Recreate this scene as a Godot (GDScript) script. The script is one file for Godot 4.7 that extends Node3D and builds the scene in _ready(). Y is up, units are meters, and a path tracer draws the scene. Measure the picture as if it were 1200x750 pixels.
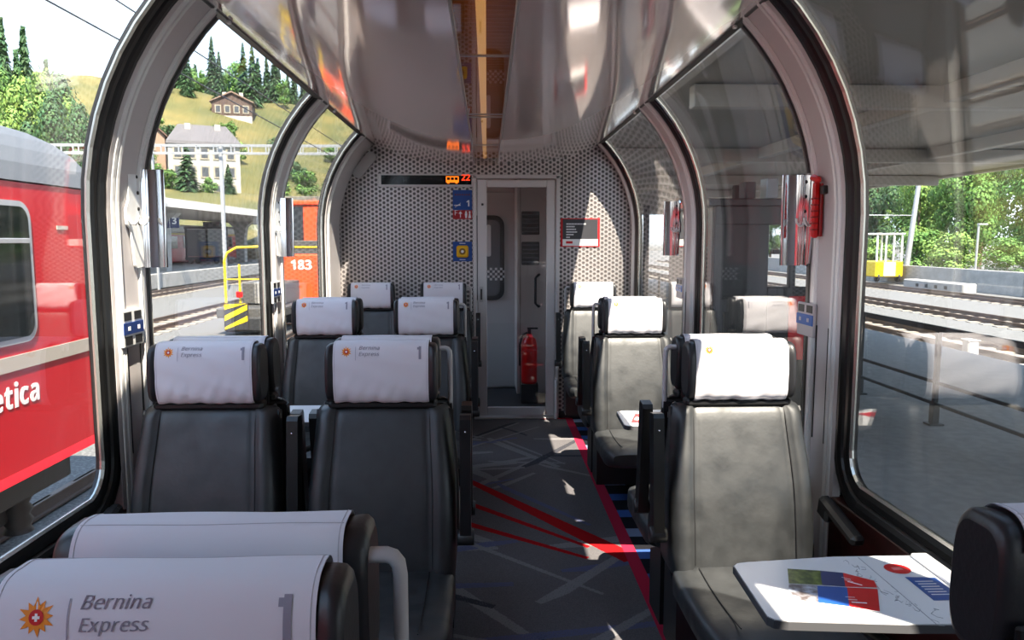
extends Node3D
# Panorama railway carriage interior. x to the right, y up, the carriage runs towards -z; "d" below is the distance ahead, z = -d.

var M := {}
var shared := {}
var taken := {}
var rng := RandomNumberGenerator.new()

# ---------------------------------------------------------------- mesh helpers
class Mb:
	var st := SurfaceTool.new()
	var grp := 1
	func _init():
		st.begin(Mesh.PRIMITIVE_TRIANGLES)
	func emit(sides: PackedVector3Array, caps: PackedVector3Array, smooth: bool, fix := true, uv := PackedVector2Array(), col = null):
		var vol := 0.0
		if fix:
			for arr in [sides, caps]:
				for i in range(0, arr.size(), 3):
					vol += arr[i].dot(arr[i + 1].cross(arr[i + 2]))
		var flip := fix and vol > 0.0
		if col != null:
			st.set_color(col)
		st.set_smooth_group(grp if smooth else -1)
		grp += 1
		_put(sides, flip, uv)
		st.set_smooth_group(-1)
		_put(caps, flip, PackedVector2Array())
	func _put(arr: PackedVector3Array, flip: bool, uv: PackedVector2Array):
		for i in range(0, arr.size(), 3):
			for k in ([0, 2, 1] if flip else [0, 1, 2]):
				if uv.size():
					st.set_uv(uv[i + k])
				st.add_vertex(arr[i + k])
	func loft(rings: Array, closed := true, caps := true, smooth := true, col = null):
		var s := PackedVector3Array()
		var c := PackedVector3Array()
		var n: int = rings[0].size()
		for i in rings.size() - 1:
			for j in (n if closed else n - 1):
				var k := (j + 1) % n
				s.append_array([rings[i][j], rings[i][k], rings[i + 1][k], rings[i][j], rings[i + 1][k], rings[i + 1][j]])
		if caps and closed:
			for e in [0, rings.size() - 1]:
				var mid := Vector3.ZERO
				for v in rings[e]:
					mid += v / n
				for j in n:
					var k := (j + 1) % n
					if e == 0:
						c.append_array([mid, rings[e][k], rings[e][j]])
					else:
						c.append_array([mid, rings[e][j], rings[e][k]])
		emit(s, c, smooth, closed, PackedVector2Array(), col)
	func poly_out(pts: Array, mid: Vector3, out: PackedVector3Array):
		var ctr := Vector3.ZERO
		for p in pts:
			ctr += p / pts.size()
		var nrm: Vector3 = (pts[1] - pts[0]).cross(pts[2] - pts[0])
		var rev := nrm.dot(ctr - mid) > 0.0
		for i in range(1, pts.size() - 1):
			if rev:
				out.append_array([pts[0], pts[i + 1], pts[i]])
			else:
				out.append_array([pts[0], pts[i], pts[i + 1]])
	func box(c: Vector3, size: Vector3, ch := 0.0, b := Basis.IDENTITY, col = null):
		var h := size / 2.0
		var out := PackedVector3Array()
		if ch <= 0.0:
			for a in 3:
				for s in [-1, 1]:
					var q := []
					for e in [[-1, -1], [1, -1], [1, 1], [-1, 1]]:
						var v := Vector3.ZERO
						v[a] = s * h[a]
						v[(a + 1) % 3] = e[0] * h[(a + 1) % 3]
						v[(a + 2) % 3] = e[1] * h[(a + 2) % 3]
						q.append(c + b * v)
					poly_out(q, c, out)
		else:
			var pt := func(sg: Vector3, a: int) -> Vector3:
				var v := Vector3(sg.x * (h.x - ch), sg.y * (h.y - ch), sg.z * (h.z - ch))
				v[a] = sg[a] * h[a]
				return c + b * v
			for a in 3:
				var a1 := (a + 1) % 3
				var a2 := (a + 2) % 3
				for s in [-1.0, 1.0]:
					var q := []
					for e in [[-1.0, -1.0], [1.0, -1.0], [1.0, 1.0], [-1.0, 1.0]]:
						var sg := Vector3.ZERO
						sg[a] = s
						sg[a1] = e[0]
						sg[a2] = e[1]
						q.append(pt.call(sg, a))
					poly_out(q, c, out)
				for e in [[-1.0, -1.0], [1.0, -1.0], [1.0, 1.0], [-1.0, 1.0]]:
					var s0 := Vector3.ZERO
					s0[a] = -1.0
					s0[a1] = e[0]
					s0[a2] = e[1]
					var s1 := s0
					s1[a] = 1.0
					poly_out([pt.call(s0, a1), pt.call(s1, a1), pt.call(s1, a2), pt.call(s0, a2)], c, out)
			for i in 8:
				var sg := Vector3(1.0 if i & 1 else -1.0, 1.0 if i & 2 else -1.0, 1.0 if i & 4 else -1.0)
				poly_out([pt.call(sg, 0), pt.call(sg, 1), pt.call(sg, 2)], c, out)
		emit(PackedVector3Array(), out, false, false, PackedVector2Array(), col)
	func tube(path: Array, r, n := 8, col = null):
		var rings := []
		var up := Vector3.UP
		for i in path.size():
			var t: Vector3 = (path[mini(i + 1, path.size() - 1)] - path[maxi(i - 1, 0)]).normalized()
			if absf(t.dot(up)) > 0.95:
				up = Vector3.RIGHT if absf(t.x) < 0.7 else Vector3.FORWARD
			var u: Vector3 = t.cross(up).normalized()
			up = u.cross(t).normalized()
			var ring := PackedVector3Array()
			var rad: float = r[i] if r is Array else r
			for k in n:
				var a := TAU * k / n
				ring.append(path[i] + (u * cos(a) + up * sin(a)) * rad)
			rings.append(ring)
		loft(rings, true, true, true, col)
	func sweep(path: Array, normals: Array, prof: Array, smooth := false):
		# profile (u, v): u across the path within the surface, v along its normal
		var rings := []
		for i in path.size():
			var t: Vector3 = (path[mini(i + 1, path.size() - 1)] - path[maxi(i - 1, 0)]).normalized()
			var b: Vector3 = t.cross(normals[i]).normalized()
			var ring := PackedVector3Array()
			for p in prof:
				ring.append(path[i] + b * p.x + normals[i] * p.y)
			rings.append(ring)
		loft(rings, true, true, smooth)
	func lathe(prof: Array, at: Vector3, n := 20, axis := Basis.IDENTITY, col = null):
		var rings := []
		for p in prof:
			var ring := PackedVector3Array()
			for k in n:
				var a := TAU * k / n
				ring.append(at + axis * Vector3(cos(a) * maxf(p.x, 0.0001), p.y, sin(a) * maxf(p.x, 0.0001)))
			rings.append(ring)
		loft(rings, true, true, true, col)
	func slab(poly: PackedVector2Array, origin: Vector3, ex: Vector3, ey: Vector3, depth: Vector3, col = null):
		# polygon in the plane (ex, ey), thickened by depth
		var idx := Geometry2D.triangulate_polygon(poly)
		var s := PackedVector3Array()
		var n := poly.size()
		var p := []
		for q in poly:
			p.append(origin + ex * q.x + ey * q.y)
		for i in n:
			var j := (i + 1) % n
			s.append_array([p[i], p[j], p[j] + depth, p[i], p[j] + depth, p[i] + depth])
		for i in range(0, idx.size(), 3):
			s.append_array([p[idx[i]], p[idx[i + 1]], p[idx[i + 2]]])
			s.append_array([p[idx[i]] + depth, p[idx[i + 2]] + depth, p[idx[i + 1]] + depth])
		# make the sides agree with the caps whichever way round the outline runs
		var area := 0.0
		for i in n:
			area += poly[i].cross(poly[(i + 1) % n])
		var tri := 0.0
		if idx.size():
			tri = (poly[idx[1]] - poly[idx[0]]).cross(poly[idx[2]] - poly[idx[0]])
		if area * tri > 0.0:
			for i in range(0, n * 6, 3):
				var t := s[i + 1]
				s[i + 1] = s[i + 2]
				s[i + 2] = t
		var mid: Vector3 = origin + depth / 2.0
		var moved := PackedVector3Array()
		for v in s:
			moved.append(v - mid)
		var vol := 0.0
		for i in range(0, moved.size(), 3):
			vol += moved[i].dot(moved[i + 1].cross(moved[i + 2]))
		if vol > 0.0:
			for i in range(0, s.size(), 3):
				var t := s[i + 1]
				s[i + 1] = s[i + 2]
				s[i + 2] = t
		emit(PackedVector3Array(), s, false, false, PackedVector2Array(), col)
	func quad(a: Vector3, b: Vector3, c: Vector3, d: Vector3, col = null):
		# a b c d clockwise seen from the front; uv 0,1 1,1 1,0 0,0 from a = lower left, b = upper left is 0,0
		var s := PackedVector3Array([a, b, c, a, c, d])
		var uv := PackedVector2Array([Vector2(0, 1), Vector2(0, 0), Vector2(1, 0), Vector2(0, 1), Vector2(1, 0), Vector2(1, 1)])
		emit(s, PackedVector3Array(), false, false, uv, col)
	func done() -> ArrayMesh:
		st.generate_normals()
		return st.commit()

func numbered(called: String) -> String:
	if not taken.has(called):
		taken[called] = 0
		return called
	taken[called] += 1
	return "%s_%03d" % [called, taken[called]]

func thing(called: String, label: String, category: String, at := Vector3.ZERO, group := "", turn := 0.0) -> Node3D:
	var o := Node3D.new()
	o.name = numbered(called)
	o.position = at
	o.rotation.y = turn
	o.set_meta("label", label)
	o.set_meta("category", category)
	if group != "":
		o.set_meta("group", group)
	add_child(o, true)
	return o

func struct(called: String, label := "", at := Vector3.ZERO) -> Node3D:
	var o := Node3D.new()
	o.name = numbered(called)
	o.position = at
	o.set_meta("kind", "structure")
	if label != "":
		o.set_meta("label", label)
		o.set_meta("category", called.split("_")[0])
	add_child(o, true)
	return o

func part(parent: Node, called: String, mesh: Mesh, m, at := Vector3.ZERO, basis := Basis.IDENTITY) -> MeshInstance3D:
	var o := MeshInstance3D.new()
	o.name = called
	o.mesh = mesh
	o.material_override = M[m] if m is String else m
	o.transform = Transform3D(basis, at)
	parent.add_child(o, true)
	return o

func stuff(o: Node) -> Node:
	o.set_meta("kind", "stuff")
	return o

func bx(size: Vector3, ch := 0.0) -> ArrayMesh:
	var key := "bx%s%s" % [size, ch]
	if not shared.has(key):
		var b := Mb.new()
		b.box(Vector3.ZERO, size, ch)
		shared[key] = b.done()
	return shared[key]

func text_mesh(txt: String, cap: float, depth := 0.0006, bold := false, slant := 0.0, map = null, serif := false) -> ArrayMesh:
	var key := "tx%s%s%s%s%s" % [txt, cap, depth, bold, slant]
	if map == null and shared.has(key):
		return shared[key]
	var f := SystemFont.new()
	f.font_names = PackedStringArray(["Droid Serif" if serif else "Droid Sans"])
	f.font_weight = 700 if bold else 400
	var t := TextMesh.new()
	t.text = txt
	t.font = f
	t.font_size = 48
	t.pixel_size = cap / (48.0 * 0.714)
	t.depth = depth
	t.curve_step = 2.0
	t.horizontal_alignment = HORIZONTAL_ALIGNMENT_LEFT
	t.vertical_alignment = VERTICAL_ALIGNMENT_BOTTOM
	var out := ArrayMesh.new()
	for s in t.get_surface_count():
		var arr := t.surface_get_arrays(s)
		var v: PackedVector3Array = arr[Mesh.ARRAY_VERTEX]
		for i in v.size():
			v[i].x += v[i].y * slant
			if map != null:
				v[i] = map.call(v[i])
		arr[Mesh.ARRAY_VERTEX] = v
		out.add_surface_from_arrays(Mesh.PRIMITIVE_TRIANGLES, arr)
	if map == null:
		shared[key] = out
	return out

func facing(n: Vector3, up := Vector3.UP) -> Basis:
	# a basis whose z looks along n
	var z := n.normalized()
	var x := up.cross(z).normalized()
	return Basis(x, z.cross(x), z)

func rounded(w: float, h: float, r: float, n := 5) -> PackedVector2Array:
	var out := PackedVector2Array()
	for c in [[1, 1, 0.0], [-1, 1, 90.0], [-1, -1, 180.0], [1, -1, 270.0]]:
		for k in n + 1:
			var a := deg_to_rad(c[2] + 90.0 * k / n)
			out.append(Vector2(c[0] * (w / 2 - r) + cos(a) * r, c[1] * (h / 2 - r) + sin(a) * r))
	return out

func noise_tex(freq: float, a: Color, b: Color, size := 512, oct := 4, kind := FastNoiseLite.TYPE_SIMPLEX_SMOOTH, sd := 1) -> NoiseTexture2D:
	var f := FastNoiseLite.new()
	f.noise_type = kind
	f.frequency = freq
	f.fractal_octaves = oct
	f.seed = sd
	var g := Gradient.new()
	g.set_color(0, a)
	g.set_color(1, b)
	var t := NoiseTexture2D.new()
	t.width = size
	t.height = size
	t.seamless = true
	t.noise = f
	t.color_ramp = g
	return t

func mat(called: String, c: Color, rough := 0.6, metal := 0.0, spec := 0.5) -> StandardMaterial3D:
	var m := StandardMaterial3D.new()
	m.resource_name = called
	m.albedo_color = c
	m.roughness = rough
	m.metallic = metal
	m.metallic_specular = spec
	M[called] = m
	return m

func glass(called: String, c: Color, alpha: float) -> StandardMaterial3D:
	var m := mat(called, Color(c, alpha), 0.02)
	m.transparency = BaseMaterial3D.TRANSPARENCY_ALPHA
	m.cull_mode = BaseMaterial3D.CULL_DISABLED
	return m

func grain(m: StandardMaterial3D, tex: Texture2D, scale: float, world := true):
	m.albedo_texture = tex
	m.uv1_triplanar = true
	m.uv1_world_triplanar = world
	m.uv1_scale = Vector3.ONE * scale

func relief(m: StandardMaterial3D, tex: Texture2D, cm: float):
	m.heightmap_enabled = true
	m.heightmap_texture = tex
	m.heightmap_scale = cm

# ---------------------------------------------------------------- the body of the carriage
const INNER := 1.22
const ARC_Y := 1.6
const ARC_R := 1.0
const ARC_END := 45.3
const ROWS := [0.812, 2.54, 4.34, 6.03]
const PILLARS := [-1.02, 0.78, 2.59, 4.40]
const END_D := 6.28
const BACK_D := -1.15
const SILL := 0.70

func shell_point(side: float, s: float, o: float) -> Vector2:
	# s: height along the wall, bending over the arc above ARC_Y; o: distance outwards of the inner face
	if s <= ARC_Y:
		return Vector2(side * (INNER + o), s)
	var a := (s - ARC_Y) / ARC_R
	return Vector2(side * (INNER - ARC_R + (ARC_R + o) * cos(a)), ARC_Y + (ARC_R + o) * sin(a))

func shell_normal(side: float, s: float) -> Vector3:
	var a := maxf(0.0, (s - ARC_Y) / ARC_R)
	return Vector3(-side * cos(a), -sin(a), 0.0)

func shell3(side: float, s: float, d: float, o: float) -> Vector3:
	var p := shell_point(side, s, o)
	return Vector3(p.x, p.y, -d)

func s_top() -> float:
	return ARC_Y + deg_to_rad(ARC_END) * ARC_R

func window_path(d0: float, d1: float) -> Array:
	# (s, d) of the opening's edge, from the roof down, along the sill and up again
	var out := []
	var r := 0.11
	var n := 16
	for i in n + 1:
		out.append(Vector2(lerpf(s_top() + 0.01, SILL + r, float(i) / n), d0))
	for i in range(1, 7):
		var a := PI / 2 * i / 6
		out.append(Vector2(SILL + r - sin(a) * r, d0 + r - cos(a) * r))
	for i in range(1, 7):
		var a := PI / 2 * i / 6
		out.append(Vector2(SILL + r - cos(a) * r, d1 - r + sin(a) * r))
	for i in range(1, n + 1):
		out.append(Vector2(lerpf(SILL + r, s_top() + 0.01, float(i) / n), d1))
	return out

func build_window(n: int, side: float, d0: float, d1: float):
	var w := struct("window_%d" % n)
	var pts := window_path(d0, d1)
	var o := 0.03
	var path := []
	var nrm := []
	for q in pts:
		path.append(shell3(side, q.x, q.y, o))
		nrm.append(shell_normal(side, q.x))
	var g := -side   # the sweep runs down, along and up again, so its cross direction depends on the side
	var flip := func(a: Array) -> Array:
		var res := []
		for q in a:
			res.append(Vector2(q.x * g, q.y))
		return res
	var m := Mb.new()
	m.sweep(path, nrm, flip.call([Vector2(0.0, -0.015), Vector2(0.0, 0.01), Vector2(0.018, 0.016), Vector2(0.034, 0.017), Vector2(0.041, 0.01), Vector2(0.048, 0.02), Vector2(0.062, 0.026), Vector2(0.082, 0.027), Vector2(0.095, 0.022), Vector2(0.095, -0.015)]))
	part(w, "gasket", m.done(), "rubber")
	m = Mb.new()
	m.sweep(path, nrm, flip.call([Vector2(-0.007, 0.0), Vector2(-0.007, 0.006), Vector2(0.0, 0.013), Vector2(0.003, 0.006), Vector2(0.003, 0.0)]))
	part(w, "bead", m.done(), "chrome_soft")
	# the pale lip stands only along the two pillars
	for e in [0, 1]:
		var lp := []
		var ln := []
		var dd: float = d0 if e == 0 else d1
		for i in 33:
			var s := lerpf(0.0, s_top() + 0.01, i / 32.0)
			lp.append(shell3(side, s, dd, o))
			ln.append(shell_normal(side, s))
		var sg := -side if e == 0 else side
		m = Mb.new()
		var pr := []
		for q in [Vector2(0.092, -0.02), Vector2(0.092, 0.024), Vector2(0.098, 0.034), Vector2(0.112, 0.036), Vector2(0.1145, 0.026), Vector2(0.118, 0.026), Vector2(0.1205, 0.038), Vector2(0.132, 0.04), Vector2(0.138, 0.033), Vector2(0.14, -0.02)]:
			pr.append(Vector2(q.x * -sg, q.y))
		m.sweep(lp, ln, pr)
		part(w, "edge_trim", m.done(), "alu_white")
	# double pane, bent over the shoulder
	m = Mb.new()
	var rings := []
	for i in 40:
		var s := lerpf(SILL - 0.03, s_top() + 0.01, i / 39.0)
		var a := shell3(side, s, d0 - 0.03, o)
		var b := shell3(side, s, d1 + 0.03, o)
		var out := -shell_normal(side, s) * 0.008
		rings.append(PackedVector3Array([a, b, b + out, a + out]))
	# faces with their own smoothing, so that the pane stays even
	for k in 2:
		var sheet := []
		for r in rings:
			sheet.append(PackedVector3Array([r[0], r[1]]) if k == 0 else PackedVector3Array([r[2], r[3]]))
		m.loft(sheet, false, false, true)
	part(w, "pane", m.done(), "window_glass")

func build_pillar(n: int, side: float, dc: float, hw: float):
	var t := struct("trim_%d" % n)
	var path := []
	var nrm := []
	for i in 33:
		var s := lerpf(0.0, s_top() + 0.01, i / 32.0)
		path.append(shell3(side, s, dc, 0.0))
		nrm.append(shell_normal(side, s))
	var m := Mb.new()
	m.sweep(path, nrm, [Vector2(-hw, -0.028), Vector2(-hw, -0.002), Vector2(-hw + 0.012, 0.0), Vector2(0, 0.001), Vector2(hw - 0.012, 0.0), Vector2(hw, -0.002), Vector2(hw, -0.028)], false)
	part(t, "pillar_cover", m.done(), "pillar_grey")
	m = Mb.new()
	m.sweep(path, nrm, [Vector2(-hw - 0.04, -0.06), Vector2(-hw - 0.04, -0.042), Vector2(hw + 0.04, -0.042), Vector2(hw + 0.04, -0.06)], false)
	part(t, "outer_post", m.done(), "rubber")
	if dc < 5.0:
		for e in [-1.0, 1.0]:
			part(t, "slot", bx(Vector3(0.003, 0.42, 0.007), 0.0), "black_plastic", Vector3(side * (INNER - 0.0015), 1.0, -dc + e * 0.048))

func ceiling_y(x: float) -> float:
	return 2.157 + 0.155 * pow(absf(x) / 0.925, 3.0)

func build_shell():
	# floor with the woven aisle carpet
	var fl := struct("floor")
	var m := Mb.new()
	m.box(Vector3(0, -0.06, -(BACK_D + END_D) / 2), Vector3(2.72, 0.119, END_D - BACK_D + 0.2))
	part(fl, "underfloor", m.done(), "black_plastic")
	m = Mb.new()
	m.quad(Vector3(-1.3, 0.0, -BACK_D), Vector3(-1.3, 0.0, -END_D), Vector3(1.3, 0.0, -END_D), Vector3(1.3, 0.0, -BACK_D))
	part(fl, "carpet", m.done(), "carpet")
	# side walls under the windows
	for side in [-1.0, 1.0]:
		var w := struct("wall_left" if side < 0 else "wall_right")
		m = Mb.new()
		m.box(Vector3(side * 1.27, 0.31, -(BACK_D + END_D) / 2), Vector3(0.1, 0.62, END_D - BACK_D), 0.004)
		part(w, "lower_panel", m.done(), "burgundy")
		m = Mb.new()
		m.box(Vector3(side * 1.34, -0.15, -(BACK_D + END_D) / 2), Vector3(0.03, 1.5, END_D - BACK_D + 0.3), 0.004)
		part(w, "outer_skin", m.done(), "red_paint")
		m = Mb.new()
		m.box(Vector3(side * 1.205, 0.1, -(BACK_D + END_D) / 2), Vector3(0.03, 0.2, END_D - BACK_D), 0.006)
		part(w, "heater_duct", m.done(), "dark_metal")
	# roof over the ceiling, a plain closed vault
	var rf := struct("roof")
	m = Mb.new()
	var rings := []
	for d in [BACK_D - 0.1, END_D + 1.6]:
		var ring := PackedVector3Array()
		for i in 21:
			var x := lerpf(-0.942, 0.942, i / 20.0)
			ring.append(Vector3(x, 2.46 - 0.05 * pow(x / 0.942, 2.0), -d))
		for i in 21:
			var x := lerpf(0.942, -0.942, i / 20.0)
			ring.append(Vector3(x, 2.36 - 0.0 * x, -d))
		rings.append(ring)
	m.loft(rings, true, true, false)
	part(rf, "roof_skin", m.done(), "roof_paint")
	# ceiling panels
	var ce := struct("ceiling")
	var cuts := [BACK_D, 0.05, 1.45, 2.66, 3.86, 5.07, END_D]
	for k in cuts.size() - 1:
		for side in [-1.0, 1.0]:
			m = Mb.new()
			var sheet := []
			var top := []
			for j in 2:
				var d: float = cuts[k] + 0.0015 if j == 0 else cuts[k + 1] - 0.0015
				var row := PackedVector3Array()
				var row2 := PackedVector3Array()
				for i in 29:
					var x: float = side * lerpf(0.098, 0.92, i / 28.0)
					row.append(Vector3(x, ceiling_y(x), -d))
					row2.append(Vector3(x, ceiling_y(x) + 0.012, -d))
				sheet.append(row)
				top.append(row2)
			m.loft(sheet if side > 0 else [sheet[1], sheet[0]], false, false, true)
			m.loft(top, false, false, true)
			part(ce, "ceiling_panel", m.done(), "ceiling_metal")
	for side in [-1.0, 1.0]:
		m = Mb.new()
		m.box(Vector3(side * 0.934, 2.335, -(BACK_D + END_D) / 2), Vector3(0.036, 0.06, END_D - BACK_D), 0.004)
		part(ce, "edge_channel", m.done(), "rubber")
		m = Mb.new()
		m.box(Vector3(side * 0.0925, 2.162, -(BACK_D + END_D) / 2), Vector3(0.011, 0.012, END_D - BACK_D), 0.002)
		part(ce, "strip_rail", m.done(), "alu")
	for i in 4:
		part(ce, "bolt", bx(Vector3(0.016, 0.012, 0.016), 0.003), "alu_white", Vector3(-0.916 if i % 2 == 0 else 0.916, 2.298, -2.79 if i < 2 else -4.64))
	# rear partition behind the photographer
	var wb := struct("wall_back")
	m = Mb.new()
	m.box(Vector3(0, 1.2, -BACK_D + 0.03), Vector3(2.7, 2.6, 0.06))
	part(wb, "partition_panel", m.done(), "pillar_grey")

func build_ceiling_strip():
	var t := thing("ceiling_light_strip", "long amber louvred light strip running along the middle of the glossy ceiling", "ceiling light")
	var m := Mb.new()
	m.box(Vector3(0, 2.235, -2.565), Vector3(0.2, 0.006, END_D - BACK_D - 0.02))
	part(t, "housing", m.done(), "louvre_back")
	for sx in [-1.0, 1.0]:
		m = Mb.new()
		m.box(Vector3(sx * 0.094, 2.2, -2.565), Vector3(0.004, 0.07, END_D - BACK_D - 0.02))
		part(t, "housing_side", m.done(), "black_plastic")
	m = Mb.new()
	var d := 0.7
	while d < 6.2:
		m.box(Vector3(0, 2.205, -d), Vector3(0.18, 0.03, 0.006))
		d += 0.042
	stuff(part(t, "louvre_slats", m.done(), "louvre"))
	m = Mb.new()
	m.box(Vector3(-0.01, 2.186, -3.4), Vector3(0.03, 0.012, 5.4), 0.004)
	part(t, "lamp_tube_cover", m.done(), "tube_cream")
	var cuts := [0.05, 1.45, 2.66, 3.86, 3.94, 5.07, END_D - 0.004]
	for k in cuts.size() - 1:
		m = Mb.new()
		m.quad(Vector3(0.086, 2.158, -cuts[k] - 0.004), Vector3(0.086, 2.158, -cuts[k + 1] + 0.004), Vector3(-0.086, 2.158, -cuts[k + 1] + 0.004), Vector3(-0.086, 2.158, -cuts[k] - 0.004))
		part(t, "cover_glass", m.done(), "amber_glass")
		if k > 0:
			part(t, "cross_bar", bx(Vector3(0.172, 0.008, 0.012), 0.002), "alu", Vector3(0, 2.158, -cuts[k]))

func build_end_wall():
	var w := struct("wall_end")
	var dl := -0.11
	var dr := 0.60
	var dt := 2.055
	# flat backing sheets left, right and above the doorway, cut to the shape of the carriage
	var outline := []
	for i in 33:
		var s := lerpf(0.0, s_top(), i / 32.0)
		outline.append(shell_point(1.0, s, 0.1))
	var left := PackedVector2Array([Vector2(dl, 0.0), Vector2(dl, 2.5)])
	var right := PackedVector2Array([Vector2(dr, 0.0), Vector2(dr, 2.5)])
	var rl := []
	for p in outline:
		rl.append(p)
	rl.reverse()
	for p in rl:
		left.append(Vector2(-p.x, p.y))
		right.append(Vector2(p.x, p.y))
	var m := Mb.new()
	m.slab(left, Vector3(0, 0, -END_D), Vector3.RIGHT, Vector3.UP, Vector3(0, 0, -0.05))
	part(w, "backing_panel", m.done(), "wall_backing")
	m = Mb.new()
	m.slab(right, Vector3(0, 0, -END_D), Vector3.RIGHT, Vector3.UP, Vector3(0, 0, -0.05))
	part(w, "backing_panel", m.done(), "wall_backing")
	m = Mb.new()
	m.box(Vector3((dl + dr) / 2, (dt + 2.5) / 2, -END_D - 0.025), Vector3(dr - dl, 2.5 - dt, 0.05))
	part(w, "backing_panel", m.done(), "wall_backing")
	# perforated facing sheet: round holes in staggered columns before a dark backing
	m = Mb.new()
	var px := 0.0315
	var py := 0.0372
	for col in range(-41, 42):
		var x := col * px
		var y := 0.03 + (py / 2 if col % 2 else 0.0)
		while y < 2.34:
			var inside := absf(x) < INNER + 0.03 if y < ARC_Y else Vector2(absf(x) - (INNER - ARC_R), y - ARC_Y).length() < ARC_R + 0.03 or absf(x) < INNER - ARC_R
			if inside and y < ceiling_y(x) + 0.03 and not (x > dl + 0.004 and x < dr - 0.002 and y < dt - 0.005):
				hole_cell(m, Vector3(x, y, -END_D + 0.004), px, py)
			y += py
	stuff(part(w, "perforated_sheet", m.done(), "wall_metal"))
	# vertical joints of the sheets
	for jx in [-0.11, 0.64]:
		part(w, "joint", bx(Vector3(0.004, 0.13 if jx < 0 else 0.5, 0.004)), "dark_metal", Vector3(jx, 2.12 if jx < 0 else 2.0, -END_D + 0.003))
	part(w, "skirting", bx(Vector3(0.62, 0.06, 0.012), 0.003), "dark_metal", Vector3(0.93, 0.03, -END_D + 0.01))
	part(w, "skirting", bx(Vector3(1.1, 0.06, 0.012), 0.003), "dark_metal", Vector3(-0.68, 0.03, -END_D + 0.01))
	# door frame
	var j := struct("trim_%d" % 20)
	part(j, "jamb", bx(Vector3(0.028, 2.06, 0.07), 0.004), "door_alu", Vector3(dl + 0.014, 1.03, -END_D + 0.0))
	part(j, "jamb", bx(Vector3(0.032, 2.06, 0.07), 0.004), "door_alu", Vector3(dr - 0.002, 1.03, -END_D + 0.0))
	part(j, "lintel", bx(Vector3(0.74, 0.03, 0.07), 0.004), "door_alu", Vector3((dl + dr) / 2 + 0.007, 2.05, -END_D + 0.0))
	part(j, "threshold", bx(Vector3(0.7, 0.012, 0.1), 0.004), "alu", Vector3((dl + dr) / 2, 0.006, -END_D + 0.0))
	part(j, "door_stop", bx(Vector3(0.022, 0.34, 0.03), 0.004), "alu_white", Vector3(dr - 0.012, 0.17, -END_D + 0.05))
	# sliding glass door
	var d := struct("door_1")
	var z := -END_D + 0.005
	part(d, "stile", bx(Vector3(0.078, 2.0, 0.035), 0.004), "door_alu", Vector3(dl + 0.074, 1.025, z))
	part(d, "stile", bx(Vector3(0.07, 2.0, 0.035), 0.004), "door_alu", Vector3(dr - 0.06, 1.025, z))
	part(d, "top_rail", bx(Vector3(0.5, 0.06, 0.035), 0.004), "door_alu", Vector3(0.255, 1.993, z))
	part(d, "bottom_rail", bx(Vector3(0.5, 0.07, 0.035), 0.004), "door_alu", Vector3(0.255, 0.062, z))
	m = Mb.new()
	m.box(Vector3(0.255, 1.03, z), Vector3(0.5, 1.9, 0.008))
	part(d, "door_glass", m.done(), "door_glass")
	m = Mb.new()
	m.slab(rounded(0.03, 0.13, 0.006), Vector3(dl + 0.066, 1.07, z + 0.0175), Vector3.RIGHT, Vector3.UP, Vector3(0, 0, 0.004))
	var h := part(d, "handle_plate", m.done(), "alu")
	part(h, "recess", bx(Vector3(0.014, 0.09, 0.003)), "dark_metal", Vector3(dl + 0.066, 1.07, z + 0.0215))
	part(d, "lock_button", bx(Vector3(0.018, 0.018, 0.008), 0.003), "dark_metal", Vector3(dl + 0.078, 1.82, z + 0.02))

func hole_cell(m: Mb, c: Vector3, px: float, py: float):
	# one six-sided cell of the sheet with a round hole punched through it
	var hex := [Vector2(-px * 0.66, 0), Vector2(-px * 0.34, py / 2), Vector2(px * 0.34, py / 2), Vector2(px * 0.66, 0), Vector2(px * 0.34, -py / 2), Vector2(-px * 0.34, -py / 2)]
	var s := PackedVector3Array()
	var r := 0.0125
	for k in 6:
		var p: Vector2 = hex[k]
		var q: Vector2 = hex[(k + 1) % 6]
		var pa := p.normalized() * r
		var qa := q.normalized() * r
		var mid := (p + q).normalized() * r
		var P := c + Vector3(p.x, p.y, 0)
		var Q := c + Vector3(q.x, q.y, 0)
		var A := c + Vector3(pa.x, pa.y, -0.0005)
		var B := c + Vector3(mid.x, mid.y, -0.0005)
		var C := c + Vector3(qa.x, qa.y, -0.0005)
		var w := Vector3(0, 0, -0.0035)
		s.append_array([P, Q, B, P, B, A, Q, C, B])
		s.append_array([A, B, B + w, A, B + w, A + w, B, C, C + w, B, C + w, B + w])
	m.emit(PackedVector3Array(), s, false, false)

# ---------------------------------------------------------------- seats. Local axes: origin on the floor in the plane between two back-to-back seats, +z is where the sitter looks
const HR_Z := 0.07
const HR_Y := 1.085
const HR_W := 0.366

func head_profile(th: float, e: float) -> Vector2:
	# (z, y) on the headrest's outline; th = 0 in front, 90 degrees on top
	var p := 2.0 / 3.2
	var c := cos(th)
	var s := sin(th)
	var y := (0.097 + e) * signf(s) * pow(absf(s), p)
	var z := (0.046 + e) * signf(c) * pow(absf(c), p)
	return Vector2(HR_Z + z - y * 0.04, HR_Y + y)

var cloth_table := []

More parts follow.
